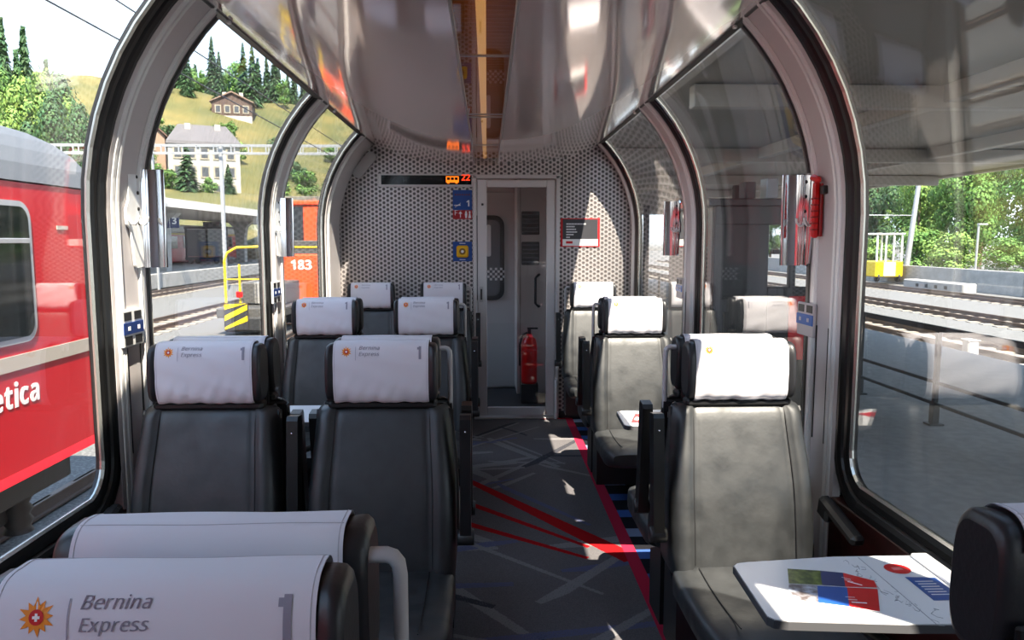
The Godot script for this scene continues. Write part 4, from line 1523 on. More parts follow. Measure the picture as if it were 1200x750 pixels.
# ---------------------------------------------------------------- trees
func leaf_col(base: Color) -> Color:
	var k := rng.randf_range(0.62, 1.4)
	return Color(base.r * k * rng.randf_range(0.85, 1.2), base.g * k, base.b * k * rng.randf_range(0.8, 1.15))

func crown_mesh(kind: String, variant: int, leaves: int, base: Color) -> ArrayMesh:
	var key := "crown%s%d%d%s" % [kind, variant, leaves, base]
	if shared.has(key):
		return shared[key]
	rng.seed = 100 + variant * 17 + kind.length()
	var st := SurfaceTool.new()
	st.begin(Mesh.PRIMITIVE_TRIANGLES)
	st.set_smooth_group(-1)
	if kind == "conifer":
		# unit height 1, tiers of drooping boughs
		var tiers := 17
		for i in tiers:
			var f := float(i) / tiers
			var y := 0.08 + 0.9 * f
			var r := 0.2 * pow(1.0 - f, 0.85) + 0.008
			var n := int(leaves / tiers * (1.25 - f))
			for k in n:
				var a := rng.randf() * TAU
				var len := r * rng.randf_range(0.55, 1.12)
				var dir := Vector3(cos(a), 0, sin(a))
				var side := Vector3(-sin(a), 0, cos(a))
				var p := Vector3(0, y + rng.randf_range(-0.03, 0.03), 0) + dir * len * rng.randf_range(0.05, 0.5)
				var tip := dir * len + Vector3(0, y - len * rng.randf_range(0.15, 0.55), 0)
				st.set_color(leaf_col(base))
				var w := rng.randf_range(0.012, 0.03)
				st.add_vertex(p + side * w)
				st.add_vertex(tip + Vector3(0, rng.randf_range(-0.015, 0.02), 0))
				st.add_vertex(p - side * w + Vector3(0, rng.randf_range(-0.02, 0.02), 0))
	else:
		var blobs := []
		for i in 15:
			var a := rng.randf() * TAU
			var y := rng.randf_range(0.25, 0.86)
			var rr := 0.26 * sin(clampf((y - 0.1) / 0.85, 0.0, 1.0) * PI) * rng.randf_range(0.4, 1.0)
			blobs.append([Vector3(cos(a) * rr, y, sin(a) * rr), rng.randf_range(0.09, 0.17)])
		for k in leaves:
			var b = blobs[rng.randi() % blobs.size()]
			var n := Vector3(rng.randfn(), rng.randfn() + 0.25, rng.randfn()).normalized()
			var p: Vector3 = b[0] + n * b[1] * rng.randf_range(0.55, 1.08)
			var t := n.cross(Vector3(rng.randfn(), rng.randfn(), rng.randfn())).normalized()
			var u := n.cross(t)
			var s: float = rng.randf_range(0.6, 1.4) * 0.9 / sqrt(leaves)
			st.set_color(leaf_col(base))
			st.add_vertex(p + t * s)
			st.add_vertex(p + u * s * 1.3)
			st.add_vertex(p - t * s + n * s * 0.4)
			st.add_vertex(p + t * s)
			st.add_vertex(p - t * s + n * s * 0.4)
			st.add_vertex(p - u * s)
	st.generate_normals()
	shared[key] = st.commit()
	return shared[key]

func build_tree(kind: String, at: Vector3, h: float, variant: int, leaves: int, base: Color, label: String, group: String, wide := 1.0):
	var t := thing("conifer_tree" if kind == "conifer" else "leafy_tree", label, "tree", at, group)
	part(t, "crown", crown_mesh(kind, variant, leaves, base), "leaves", Vector3.ZERO, Basis(Vector3.UP, at.x * 3.7) * Basis.from_scale(Vector3(h * wide, h, h * wide)))
	if not shared.has("trunk"):
		var m := Mb.new()
		m.lathe([Vector2(0.02, -0.06), Vector2(0.014, 0.3), Vector2(0.006, 0.7), Vector2(0.001, 0.9)], Vector3.ZERO, 7)
		shared["trunk"] = m.done()
	part(t, "trunk", shared["trunk"], "bark", Vector3.ZERO, Basis.from_scale(Vector3(h, h, h)))

func build_trees():
	var dark := Color(0.055, 0.115, 0.05)
	var mid := Color(0.10, 0.20, 0.05)
	var light := Color(0.17, 0.28, 0.07)
	var r2 := RandomNumberGenerator.new()
	r2.seed = 5
	# along the ridge above the meadow
	var n := 0
	for px in range(166, 425, 5):
		var tt := (571.0 - px) / 870.0
		var q := 0.75 + tt * 0.6
		var d := 199.0 / q + (n * 3 % 7) * 9.0 - 6.0
		var x := -tt * d + r2.randf_range(-0.8, 0.8)
		var con: bool = r2.randf() < 0.6
		if px > 236 and px < 286 and d < 196:
			d += 9
			x = -tt * d
		build_tree("conifer" if con else "leafy", Vector3(x, hill_y(x, d) - 0.5, -d), (15.0 if con else 11.5) * (1.0 + (n * 3 % 7) * 0.07) * r2.randf_range(0.75, 1.2), n % 3, 1500, dark if con else mid, "conifer among the trees along the ridge above the meadow" if con else "leafy tree among the trees along the ridge above the meadow", "conifers on the ridge" if con else "leafy trees on the ridge", 0.9 if con else 0.7)
		n += 1
	# slope of bushes right of the meadow, seen in the third window
	for k in 14:
		var px := r2.randf_range(325, 425)
		var tt := (571.0 - px) / 870.0
		var d := 112.0 + k * 5.0
		var x := -tt * d
		build_tree("leafy", Vector3(x, hill_y(x, d) - 0.5, -d), r2.randf_range(3.5, 6.5), k % 3, 1200, [dark, mid, light][k % 3], "small bush on the slope behind the orange rail vehicle", "bushes on the slope", 1.3)
	# in front of the houses
	for q in [[230, 230, 6.6, true, 105], [200, 224, 3.8, false, 106], [212, 222, 3.0, false, 107], [276, 224, 3.8, true, 108], [178, 205, 5.0, false, 120], [254, 226, 2.5, false, 107], [186, 222, 3.2, false, 108]]:
		var tt: float = (571.0 - q[0]) / 870.0
		var d: float = q[4]
		build_tree("conifer" if q[3] else "leafy", Vector3(-tt * d, 1.52 - (q[1] - 282.0) / 870.0 * d - 1.0, -d), q[2] * 1.25, n % 3, 1800, dark if q[3] else mid, "dense dark conifer in front of the white townhouse" if q[0] == 230 else ("smaller conifer at the far end of the townhouse" if q[3] else "green shrub at the foot of the townhouses"), "" if q[3] else "shrubs below the townhouses", 1.5 if q[3] else 1.3)
		n += 1
	# bushes round the foot of the meadow
	for k in 12:
		var px := 172.0 + k * 10.5
		var tt := (571.0 - px) / 870.0
		var d := 146.0 + (k % 3) * 5.0
		var x := -tt * d
		build_tree("leafy", Vector3(x, hill_y(x, d) - 0.3, -d), 4.2 + (k * 7 % 5) * 0.6, k % 3, 1200, [mid, dark, light][k % 3], "bush in the row behind the townhouses at the meadow's foot", "bushes at the meadow's foot", 1.2)
	# meadow shrubs
	for q in [[271, 155, 170], [281, 150, 175], [262, 160, 165]]:
		var tt: float = (571.0 - q[0]) / 870.0
		var d: float = q[2]
		build_tree("leafy", Vector3(-tt * d, hill_y(-tt * d, d) - 0.3, -d), 4.5, n % 3, 1200, mid, "small shrub standing alone on the golden meadow", "shrubs on the meadow", 1.2)
	# thick trees above the coach in the near window
	# [picture column, distance, row of the tree top, conifer]
	var near := [[10, 80, 90, false], [82, 80, 106, false], [-30, 88, 62, false], [46, 88, 92, false], [110, 88, 120, false], [14, 97.5, 64, false], [78, 97.5, 88, false], [-16, 107, 40, false], [48, 104, 64, true], [80, 110, 74, true], [18, 118, 26, true], [57, 122, 38, true], [34, 136, 30, true], [90, 118, 84, false]]
	for q in near:
		var tt: float = (571.0 - q[0]) / 870.0
		var d: float = q[1]
		var x := -tt * d
		var y0 := hill_y(x, d) - 1.0
		var h: float = 1.52 + (282.0 - q[2]) / 870.0 * d - y0
		build_tree("conifer" if q[3] else "leafy", Vector3(x, y0, -d), h, n % 3, 5200 if not q[3] else 3000, [dark, mid, light][n % 3] if not q[3] else dark, "tall dark conifer among the trees above the coach roof" if q[3] else "leafy tree in the thicket above the coach roof", "conifers above the coach" if q[3] else "thicket above the coach", 0.66 if q[3] else 0.62)
		n += 1
	# right-hand side, behind the concrete wall
	for k in 26:
		var row := 0 if k < 11 else (1 if k < 20 else 2)
		var i: int = k - [0, 11, 20][row]
		var d: float = [25.0, 27.0, 29.0][row] + i * [5.6, 7.2, 9.4][row] + r2.randf_range(-0.4, 0.4)
		var x: float = [31.2, 37.2, 45.0][row] + r2.randf_range(-0.3, 0.3)
		var h: float = [8.6, 11.5, 15.5][row] * r2.randf_range(0.9, 1.1)
		build_tree("leafy", Vector3(x, -1.3, -d), h, k % 4, 9000, [mid, light, dark, mid][k % 4], ["leafy tree in the front rank of the wood behind the concrete wall", "leafy tree in the middle rank of the wood behind the concrete wall", "tall leafy tree at the back of the wood behind the concrete wall"][row], ["front trees of the wood", "middle trees of the wood", "back trees of the wood"][row], [0.74, 0.7, 0.66][row])
	for k in 10:
		var d := 26.0 + k * 4.2
		build_tree("leafy", Vector3(27.3 + (k % 2) * 0.3, -1.2, -d), 3.0 + (k % 3) * 0.4, k % 4, 4000, [light, mid][k % 2], "low bush along the top of the concrete wall", "bushes along the wall", 1.4)

# ---------------------------------------------------------------- right-hand side of the line
func build_right_side():
	var p := struct("platform_near")
	var m := Mb.new()
	m.box(Vector3(5.2, -0.8, -14), Vector3(7.4, 0.54, 60), 0.01)
	part(p, "platform_slab", m.done(), "asphalt")
	m = Mb.new()
	m.box(Vector3(1.62, -0.79, -14), Vector3(0.3, 0.56, 60), 0.02)
	part(p, "platform_edge", m.done(), "concrete_pale")
	# railing along the back of the platform
	var t := thing("platform_railing", "black metal railing along the shaded platform outside the right window", "railing", Vector3(5.0, -0.53, -14))
	var r := Mb.new()
	for q in [[1.08, 0.03], [0.48, 0.018], [0.24, 0.018]]:
		r = Mb.new()
		r.box(Vector3(0, q[0], 0), Vector3(q[1] * 1.6, q[1] * 2.0, 44), 0.004)
		part(t, "rail", r.done(), "grime_black")
	for k in 26:
		var z := 14.0 - (-6.0 + k * 1.68 + 0.55)
		var o := part(t, "post", bx(Vector3(0.05, 1.08, 0.05), 0.004), "grime_black", Vector3(0, 0.54, z))
		part(o, "foot_plate", bx(Vector3(0.16, 0.02, 0.14), 0.003), "grime_black", Vector3(0, -0.53, 0))
		part(o, "sleeve", bx(Vector3(0.08, 0.22, 0.08), 0.006), "grime_black", Vector3(0, -0.42, 0))
	# canopy over the platform
	t = thing("platform_shelter_roof", "grey platform canopy overhead outside the right windows", "canopy", Vector3(0, 0, -14))
	m = Mb.new()
	m.box(Vector3(5.75, 3.0, 0), Vector3(8.3, 0.16, 46), 0.02)
	part(t, "deck", m.done(), "canopy_grey")
	m = Mb.new()
	m.box(Vector3(9.9, 2.98, 0), Vector3(0.12, 0.24, 46), 0.02)
	part(t, "fascia", m.done(), "canopy_pale")
	m = Mb.new()
	m.box(Vector3(1.66, 2.95, 0), Vector3(0.12, 0.2, 46), 0.02)
	part(t, "fascia", m.done(), "canopy_pale")
	for x in [4.2, 6.8]:
		m = Mb.new()
		m.box(Vector3(x, 2.84, 0), Vector3(0.16, 0.16, 46), 0.01)
		part(t, "purlin", m.done(), "canopy_pale")
	for k in 10:
		part(t, "beam", bx(Vector3(7.9, 0.2, 0.16), 0.01), "canopy_pale", Vector3(5.8, 2.81, 21.0 - k * 4.6))
		if k > 1:
			part(t, "post", bx(Vector3(0.18, 3.2, 0.18), 0.01), "grime_black", Vector3(5.4, 1.1, 21.0 - k * 4.6))
	# dark waiting kiosk
	t = thing("platform_kiosk", "dark grey kiosk with glazed front on the shaded platform beyond the second right window", "kiosk", Vector3(3.3, -0.53, -9.0))
	part(t, "front_panel", bx(Vector3(0.6, 2.42, 0.08), 0.01), "kiosk_dark", Vector3(-0.55, 1.21, 1.0))
	part(t, "front_panel", bx(Vector3(0.95, 1.55, 0.08), 0.01), "kiosk_dark", Vector3(0.22, 0.775, 1.0))
	part(t, "head_beam", bx(Vector3(1.55, 0.2, 0.1), 0.01), "kiosk_dark", Vector3(-0.07, 2.32, 1.0))
	part(t, "mullion", bx(Vector3(0.07, 0.75, 0.08), 0.01), "kiosk_dark", Vector3(0.02, 1.9, 1.0))
	part(t, "transom", bx(Vector3(0.9, 0.05, 0.06), 0.006), "kiosk_dark", Vector3(0.25, 1.93, 1.0))
	part(t, "red_poster", bx(Vector3(0.42, 0.7, 0.02), 0.003), "notice_red", Vector3(0.2, 1.1, 1.05))
	part(t, "side_panel", bx(Vector3(0.08, 2.42, 1.9), 0.01), "kiosk_dark", Vector3(-0.82, 1.21, 0.05))
	part(t, "roof", bx(Vector3(1.7, 0.08, 2.1), 0.01), "kiosk_dark", Vector3(-0.07, 2.46, 0.0))
	part(t, "vent_box", bx(Vector3(0.12, 0.18, 0.2), 0.01), "grime_black", Vector3(-0.46, 2.59, 0.9))
	part(t, "vent_box", bx(Vector3(0.13, 0.22, 0.2), 0.01), "galvanised", Vector3(-0.22, 2.61, 0.9))
	# low station building closing the platform
	t = thing("station_building", "grey station building at the far end of the shaded platform", "building", Vector3(4.6, -0.53, -38.5))
	part(t, "wall", bx(Vector3(6.0, 3.3, 6.0), 0.02), "canopy_grey", Vector3(0, 1.65, -3))
	part(t, "door", bx(Vector3(1.0, 2.1, 0.08), 0.01), "kiosk_dark", Vector3(-1.2, 1.05, 0.02))
	for x in [-2.3, 0.4, 1.9]:
		var f := part(t, "window", bx(Vector3(1.1, 1.2, 0.08), 0.01), "canopy_pale", Vector3(x, 1.6, 0.02))
		part(f, "pane", bx(Vector3(0.94, 1.04, 0.04)), "coach_glass", Vector3(0, 0, 0.03))
	# concrete wall and the things before it
	t = thing("concrete_wall", "long pale concrete wall behind the tracks on the far right", "wall", Vector3(24.2, GROUND, -50))
	for k in 17:
		part(t, "wall_panel", bx(Vector3(0.3, 1.1, 4.97), 0.01), "concrete_pale", Vector3(0, 0.55, 40.0 - k * 5.0))
	t = thing("concrete_block", "low pale concrete cable trough lying before the concrete wall", "block", Vector3(22.6, GROUND, -36.5))
	part(t, "body", bx(Vector3(0.7, 0.5, 5.0), 0.05), "concrete_pale", Vector3(0, 0.25, 0))
	for k in 4:
		part(t, "hole", bx(Vector3(0.02, 0.16, 0.22)), "grime_black", Vector3(-0.355, 0.25, -1.2 + k * 0.8))
	t = thing("cable_cabinet", "small light grey cabinet standing between the tracks on the right", "cabinet", Vector3(10.2, GROUND, -15.2))
	part(t, "body", bx(Vector3(0.24, 0.42, 0.24), 0.03), "concrete_pale", Vector3(0, 0.21, 0))
	part(t, "lid", bx(Vector3(0.28, 0.04, 0.28), 0.01), "concrete_pale", Vector3(0, 0.44, 0))
	t = thing("point_machine", "pale point machine box beside the rails at right", "box", Vector3(9.6, GROUND, -12.6))
	part(t, "body", bx(Vector3(0.4, 0.28, 0.55), 0.05), "concrete_pale", Vector3(0, 0.14, 0))
	part(t, "cover", bx(Vector3(0.44, 0.04, 0.59), 0.02), "concrete_pale", Vector3(0, 0.3, 0))
	m = Mb.new()
	m.tube([Vector3(-0.3, 0.05, 0.3), Vector3(-0.6, 0.2, 0.5), Vector3(-0.8, 0.05, 0.2), Vector3(-1.6, 0.04, 0.6)], 0.03, 7)
	part(t, "cable", m.done(), "cable_tan")
	# yellow works trolley
	t = thing("yellow_rail_trolley", "small yellow rail trolley with white cab frame near the far wall", "rail vehicle", Vector3(23.0, RAIL, -43))
	part(t, "body", bx(Vector3(1.6, 0.9, 2.4), 0.05), "paint_yellow", Vector3(0, 0.75, 0))
	part(t, "front_panel", bx(Vector3(0.7, 0.8, 0.04), 0.01), "plaster_white", Vector3(0.0, 0.75, 1.22))
	part(t, "roof", bx(Vector3(1.7, 0.1, 2.4), 0.03), "paper_white", Vector3(0, 2.75, 0))
	for x in [-0.72, -0.2, 0.25, 0.72]:
		part(t, "cab_post", bx(Vector3(0.08, 1.6, 0.08), 0.01), "paper_white", Vector3(x, 1.98, 1.1))
	for x in [-0.72, 0.72]:
		part(t, "cab_post", bx(Vector3(0.08, 1.6, 0.08), 0.01), "paper_white", Vector3(x, 1.98, -1.1))
	for x in [-0.6, 0.6]:
		m = Mb.new()
		m.lathe([Vector2(0.0, -0.05), Vector2(0.26, -0.05), Vector2(0.28, 0.0), Vector2(0.26, 0.05), Vector2(0.0, 0.05)], Vector3(x, 0.28, 1.0), 14, Basis(Vector3(0, 1, 0), Vector3(1, 0, 0), Vector3(0, 0, -1)))
		part(t, "wheel", m.done(), "grime_black")
	t = thing("catenary_mast", "tall galvanised overhead line mast before the trees on the right", "mast", Vector3(25.0, GROUND, -43.5))
	m = Mb.new()
	m.tube([Vector3(-0.1, 0.3, 0), Vector3(0.5, 6.6, 0)], [0.17, 0.13], 10)
	part(t, "pole", m.done(), "galvanised")
	part(t, "footing", bx(Vector3(0.9, 0.7, 0.9), 0.04), "concrete_pale", Vector3(-0.1, 0.3, 0))
	m = Mb.new()
	m.tube([Vector3(0.2, 4.0, 0), Vector3(-5.5, 4.05, 0)], 0.03, 6)
	m.tube([Vector3(0.45, 5.9, 0), Vector3(-0.6, 6.15, 0)], 0.03, 6)
	part(t, "bracket_arm", m.done(), "galvanised")
	t = thing("street_lamp", "slim white street lamp before the trees on the right", "lamp post", Vector3(26.0, GROUND, -38.8))
	m = Mb.new()
	m.tube([Vector3(0, 0.5, 0), Vector3(0.05, 3.35, 0)], 0.06, 8)
	part(t, "pole", m.done(), "galvanised")
	part(t, "lamp_head", bx(Vector3(0.5, 0.1, 0.2), 0.02), "galvanised", Vector3(0.25, 3.38, 0))

# ---------------------------------------------------------------- materials
func carpet_image() -> ImageTexture:
	var w := 832
	var h := 2048
	var im := Image.create(w, h, false, Image.FORMAT_RGB8)
	var n := FastNoiseLite.new()
	n.seed = 3
	n.frequency = 0.9
	var span := END_D - BACK_D
	# woven base with fine speckle
	var base := Color(0.345, 0.335, 0.34)
	for j in h:
		for i in w:
			var k := 1.0 + 0.22 * n.get_noise_2d(i, j) + (0.05 if (i + j) % 2 == 0 else -0.05)
			im.set_pixel(i, j, Color(base.r * k, base.g * k, base.b * k))
	var u := func(x: float) -> float: return (x + 1.3) / 2.6 * w
	var v := func(d: float) -> float: return (END_D - d) / span * h
	# pale hatched ribbons across the aisle
	var r := RandomNumberGenerator.new()
	r.seed = 21
	for k in 110:
		var x0 := r.randf_range(-1.2, 0.4)
		var d0 := r.randf_range(0.5, 6.2)
		var ang := r.randf_range(-1.1, 1.1) + (PI if r.randf() < 0.5 else 0.0)
		var len := r.randf_range(0.3, 1.2)
		var wd := r.randf_range(0.012, 0.045)
		var tone := Color(0.45, 0.44, 0.445) if r.randf() < 0.6 else (Color(0.32, 0.33, 0.43) if r.randf() < 0.5 else Color(0.22, 0.22, 0.24))
		ribbon(im, u, v, Vector2(x0, d0), Vector2(x0 + cos(ang) * len, d0 + sin(ang) * len), wd, wd * 0.5, tone, 2, 0.672)
	# blue and pale blocks under the single seats
	for k in 28:
		var d := 6.1 - k * 0.27
		fill(im, u, v, 0.72, 1.24, d, d + 0.11, Color(0.22, 0.33, 0.55) if k % 3 else Color(0.42, 0.48, 0.58))
		fill(im, u, v, 0.72, 1.24, d + 0.11, d + 0.27, Color(0.11, 0.11, 0.13))
	# red crossing lines and the long pink-red line
	for q in [[-0.4, 5.02, 0.70, 3.40, 0.014, 0.055], [-0.5, 4.60, 0.508, 3.549, 0.03, 0.012], [-0.6, 4.26, 0.484, 3.42, 0.034, 0.012]]:
		ribbon(im, u, v, Vector2(q[0], q[1]), Vector2(q[2], q[3]), q[4], q[5], Color(0.56, 0.06, 0.08), 1, 0.72)
	fill(im, u, v, 0.672, 0.735, -1.0, END_D - 0.02, Color(0.62, 0.13, 0.23))
	fill(im, u, v, 0.45, 0.735, END_D - 0.06, END_D - 0.02, Color(0.5, 0.06, 0.1))
	return ImageTexture.create_from_image(im)

func fill(im: Image, u: Callable, v: Callable, x0: float, x1: float, d0: float, d1: float, c: Color):
	var a := Vector2i(int(u.call(x0)), int(v.call(d1)))
	var b := Vector2i(int(u.call(x1)), int(v.call(d0)))
	im.fill_rect(Rect2i(a, b - a), c)

func ribbon(im: Image, u: Callable, v: Callable, p0: Vector2, p1: Vector2, w0: float, w1: float, c: Color, hatch: int, xmax: float):
	var dir := (p1 - p0).normalized()
	var nr := Vector2(-dir.y, dir.x)
	var len := p0.distance_to(p1)
	var steps := int(len / 0.0016)
	for s in steps:
		var t := float(s) / steps
		var hw := lerpf(w0, w1, t)
		var m := int(hw / 0.0015)
		for k in range(-m, m + 1):
			if hatch > 1 and (k + s / 4) % 4 < 2:
				continue
			var p := p0 + dir * len * t + nr * (k * 0.0015)
			if p.x > xmax or p.x < -1.29 or p.y > END_D - 0.01 or p.y < BACK_D:
				continue
			var i := clampi(int(u.call(p.x)), 0, im.get_width() - 1)
			var j := clampi(int(v.call(p.y)), 0, im.get_height() - 1)
			im.set_pixel(i, j, c)

func build_materials():
	var fine := noise_tex(0.03, Color(0.86, 0.86, 0.86), Color(1, 1, 1), 256, 4)
	var skin := noise_tex(0.09, Color(0, 0, 0), Color(1, 1, 1), 512, 3, FastNoiseLite.TYPE_CELLULAR, 4)
	var mottle := noise_tex(0.02, Color(0.75, 0.75, 0.75), Color(1, 1, 1), 512, 5, FastNoiseLite.TYPE_SIMPLEX_SMOOTH, 8)
	var m := mat("leather", Color(0.158, 0.166, 0.172), 1.0, 0.0, 0.6)
	grain(m, mottle, 1.2, false)
	m.roughness_texture = noise_tex(0.012, Color(0.34, 0.34, 0.34), Color(0.66, 0.66, 0.66), 512, 5, FastNoiseLite.TYPE_SIMPLEX_SMOOTH, 14)
	m.roughness_texture_channel = BaseMaterial3D.TEXTURE_CHANNEL_RED
	relief(m, skin, 0.03)
	m = mat("leather_head", Color(0.13, 0.13, 0.14), 0.4)
	relief(m, skin, 0.03)
	m.uv1_triplanar = true
	m.uv1_scale = Vector3.ONE * 2.0
	mat("seam", Color(0.07, 0.07, 0.08), 0.6)
	m = mat("cloth", Color(0.86, 0.85, 0.87), 0.9, 0.0, 0.3)
	m.cull_mode = BaseMaterial3D.CULL_DISABLED
	mat("cloth_seam", Color(0.74, 0.73, 0.75), 0.9)
	mat("embroidery", Color(0.56, 0.55, 0.6), 0.7).cull_mode = BaseMaterial3D.CULL_DISABLED
	mat("emblem_gold", Color(0.92, 0.55, 0.12), 0.6).cull_mode = BaseMaterial3D.CULL_DISABLED
	mat("emblem_red", Color(0.78, 0.08, 0.08), 0.6).cull_mode = BaseMaterial3D.CULL_DISABLED
	mat("emblem_white", Color(0.95, 0.95, 0.93), 0.6).cull_mode = BaseMaterial3D.CULL_DISABLED
	mat("black_plastic", Color(0.075, 0.075, 0.08), 0.5)
	mat("black_satin", Color(0.085, 0.085, 0.09), 0.32)
	mat("black_gloss", Color(0.02, 0.02, 0.022), 0.1)
	mat("grip_grey", Color(0.72, 0.71, 0.71), 0.4)
	mat("rubber", Color(0.085, 0.085, 0.085), 0.38)
	mat("pillar_grey", Color(0.79, 0.765, 0.76), 0.4)
	mat("alu_white", Color(0.93, 0.93, 0.92), 0.25)
	mat("alu", Color(0.72, 0.71, 0.7), 0.35, 0.6)
	mat("door_alu", Color(0.8, 0.785, 0.78), 0.4, 0.15)
	mat("chrome", Color(0.85, 0.85, 0.86), 0.06, 1.0)
	mat("chrome_soft", Color(0.75, 0.75, 0.72), 0.25, 0.8)
	mat("dark_metal", Color(0.2, 0.2, 0.2), 0.4, 0.3)
	m = mat("burgundy", Color(0.27, 0.10, 0.085), 0.4)
	grain(m, noise_tex(0.05, Color(0.7, 0.62, 0.6), Color(1, 1, 1), 256, 4, FastNoiseLite.TYPE_PERLIN, 9), 2.5)
	mat("red_paint", Color(0.7, 0.08, 0.1), 0.3)
	mat("roof_paint", Color(0.55, 0.55, 0.56), 0.5)
	m = mat("ceiling_metal", Color(0.92, 0.88, 0.87), 0.08, 0.45)
	m.cull_mode = BaseMaterial3D.CULL_DISABLED
	mat("wall_metal", Color(0.78, 0.755, 0.745), 0.36, 0.7)
	mat("wall_backing", Color(0.34, 0.32, 0.315), 0.6)
	m = mat("louvre_back", Color(0.5, 0.36, 0.2), 0.5)
	m.emission_enabled = true
	m.emission = Color(0.85, 0.55, 0.22)
	m.emission_energy_multiplier = 0.13
	mat("louvre", Color(0.72, 0.5, 0.27), 0.45)
	m = mat("tube_cream", Color(0.75, 0.58, 0.34), 0.4)
	m.emission_enabled = true
	m.emission = Color(1.0, 0.72, 0.38)
	m.emission_energy_multiplier = 0.2
	glass("amber_glass", Color(0.55, 0.35, 0.17), 0.16)
	glass("window_glass", Color(0.16, 0.17, 0.17), 0.07)
	glass("door_glass", Color(0.16, 0.15, 0.15), 0.1)
	mat("table_white", Color(0.86, 0.86, 0.86), 0.25)
	mat("table_edge", Color(0.3, 0.3, 0.31), 0.4)
	m = mat("carpet", Color.WHITE, 0.95, 0.0, 0.2)
	m.albedo_texture = carpet_image()
	mat("print_grey", Color(0.62, 0.62, 0.63), 0.5)
	mat("print_pale", Color(0.88, 0.88, 0.88), 0.5)
	mat("print_pink", Color(0.9, 0.5, 0.48), 0.5)
	mat("sign_blue", Color(0.08, 0.27, 0.55), 0.35)
	mat("sign_red", Color(0.62, 0.06, 0.1), 0.35)
	mat("sign_maroon", Color(0.35, 0.16, 0.28), 0.4)
	mat("sign_navy", Color(0.1, 0.14, 0.32), 0.4)
	mat("sign_dim", Color(0.35, 0.4, 0.55), 0.4)
	mat("button_yellow", Color(0.9, 0.7, 0.1), 0.35)
	mat("button_dark", Color(0.5, 0.36, 0.08), 0.4)
	mat("notice_red", Color(0.8, 0.1, 0.12), 0.35)
	mat("notice_grey", Color(0.22, 0.22, 0.235), 0.3)
	mat("paper_white", Color(0.92, 0.92, 0.91), 0.4)
	mat("hammer_red", Color(0.85, 0.04, 0.03), 0.3)
	mat("hammer_dark", Color(0.6, 0.02, 0.02), 0.35)
	mat("strip_blue", Color(0.1, 0.2, 0.42), 0.35)
	mat("strip_bright", Color(0.12, 0.38, 0.72), 0.35)
	m = mat("led_orange", Color(0.3, 0.12, 0.02), 0.5)
	m.emission_enabled = true
	m.emission = Color(1.0, 0.45, 0.05)
	m.emission_energy_multiplier = 0.75
	m = mat("led_red", Color(0.3, 0.06, 0.02), 0.5)
	m.emission_enabled = true
	m.emission = Color(1.0, 0.25, 0.1)
	m.emission_energy_multiplier = 0.6
	mat("lobby_grey", Color(0.84, 0.82, 0.8), 0.5)
	mat("lobby_door", Color(0.78, 0.77, 0.76), 0.4)
	mat("lobby_floor", Color(0.16, 0.16, 0.17), 0.6)
	mat("lobby_pane", Color(0.4, 0.41, 0.42), 0.15)
	mat("locker_pale", Color(0.76, 0.73, 0.71), 0.4)
	var hillside := noise_tex(0.02, Color(0.24, 0.3, 0.12), Color(0.6, 0.62, 0.66), 256, 5, FastNoiseLite.TYPE_SIMPLEX, 31)
	m = mat("leaf_green", Color.WHITE, 0.3)
	grain(m, noise_tex(0.02, Color(0.16, 0.22, 0.06), Color(0.5, 0.55, 0.25), 256, 3, FastNoiseLite.TYPE_SIMPLEX, 31), 5.0)
	mat("leaf_navy", Color(0.16, 0.2, 0.38), 0.3)
	m = mat("leaf_rock", Color.WHITE, 0.3)
	grain(m, noise_tex(0.02, Color(0.25, 0.2, 0.18), Color(0.8, 0.84, 0.9), 256, 3, FastNoiseLite.TYPE_SIMPLEX, 12), 5.0)
	mat("leaf_blue", Color(0.14, 0.32, 0.62), 0.3)
	mat("leaf_red", Color(0.8, 0.1, 0.12), 0.3)
	# outside
	m = mat("gravel", Color(0.504, 0.500, 0.486), 0.95)
	grain(m, noise_tex(0.12, Color(0.45, 0.45, 0.45), Color(1, 1, 1), 512, 4, FastNoiseLite.TYPE_CELLULAR, 2), 0.45)
	m = mat("meadow", Color(1, 1, 1), 0.95)
	grain(m, noise_tex(0.012, Color(0.17, 0.22, 0.09), Color(0.46, 0.39, 0.2), 512, 6, FastNoiseLite.TYPE_SIMPLEX_SMOOTH, 6), 0.012)
	m.cull_mode = BaseMaterial3D.CULL_DISABLED
	m = mat("asphalt", Color(0.5, 0.495, 0.48), 0.9)
	grain(m, fine, 0.8)
	m = mat("concrete_pale", Color(0.594, 0.585, 0.567), 0.85)
	grain(m, fine, 0.25)
	m = mat("paving_pale", Color(0.540, 0.531, 0.513), 0.9)
	grain(m, fine, 0.4)
	mat("sleeper", Color(0.522, 0.495, 0.450), 0.9)
	mat("rail_rust", Color(0.342, 0.279, 0.234), 0.6)
	mat("coach_red", Color(0.666, 0.045, 0.090), 0.3)
	mat("coach_roof", Color(0.29, 0.29, 0.29), 0.55)
	mat("coach_cream", Color(0.630, 0.594, 0.540), 0.4)
	mat("coach_letter", Color(0.837, 0.828, 0.810), 0.4)
	mat("coach_glass", Color(0.09, 0.1, 0.1), 0.06)
	mat("grime_black", Color(0.13, 0.13, 0.13), 0.6)
	mat("galvanised", Color(0.558, 0.567, 0.576), 0.45, 0.2)
	mat("paint_yellow", Color(0.828, 0.702, 0.054), 0.4)
	mat("wagon_panel", Color(0.378, 0.396, 0.405), 0.2)
	mat("works_orange", Color(0.855, 0.288, 0.090), 0.45)
	mat("works_dark", Color(0.270, 0.261, 0.243), 0.6)
	mat("plaster_pink", Color(0.558, 0.450, 0.378), 0.9)
	mat("plaster_ochre", Color(0.594, 0.504, 0.360), 0.9)
	mat("plaster_white", Color(0.630, 0.617, 0.585), 0.9)
	mat("roof_brown", Color(0.378, 0.270, 0.234), 0.8)
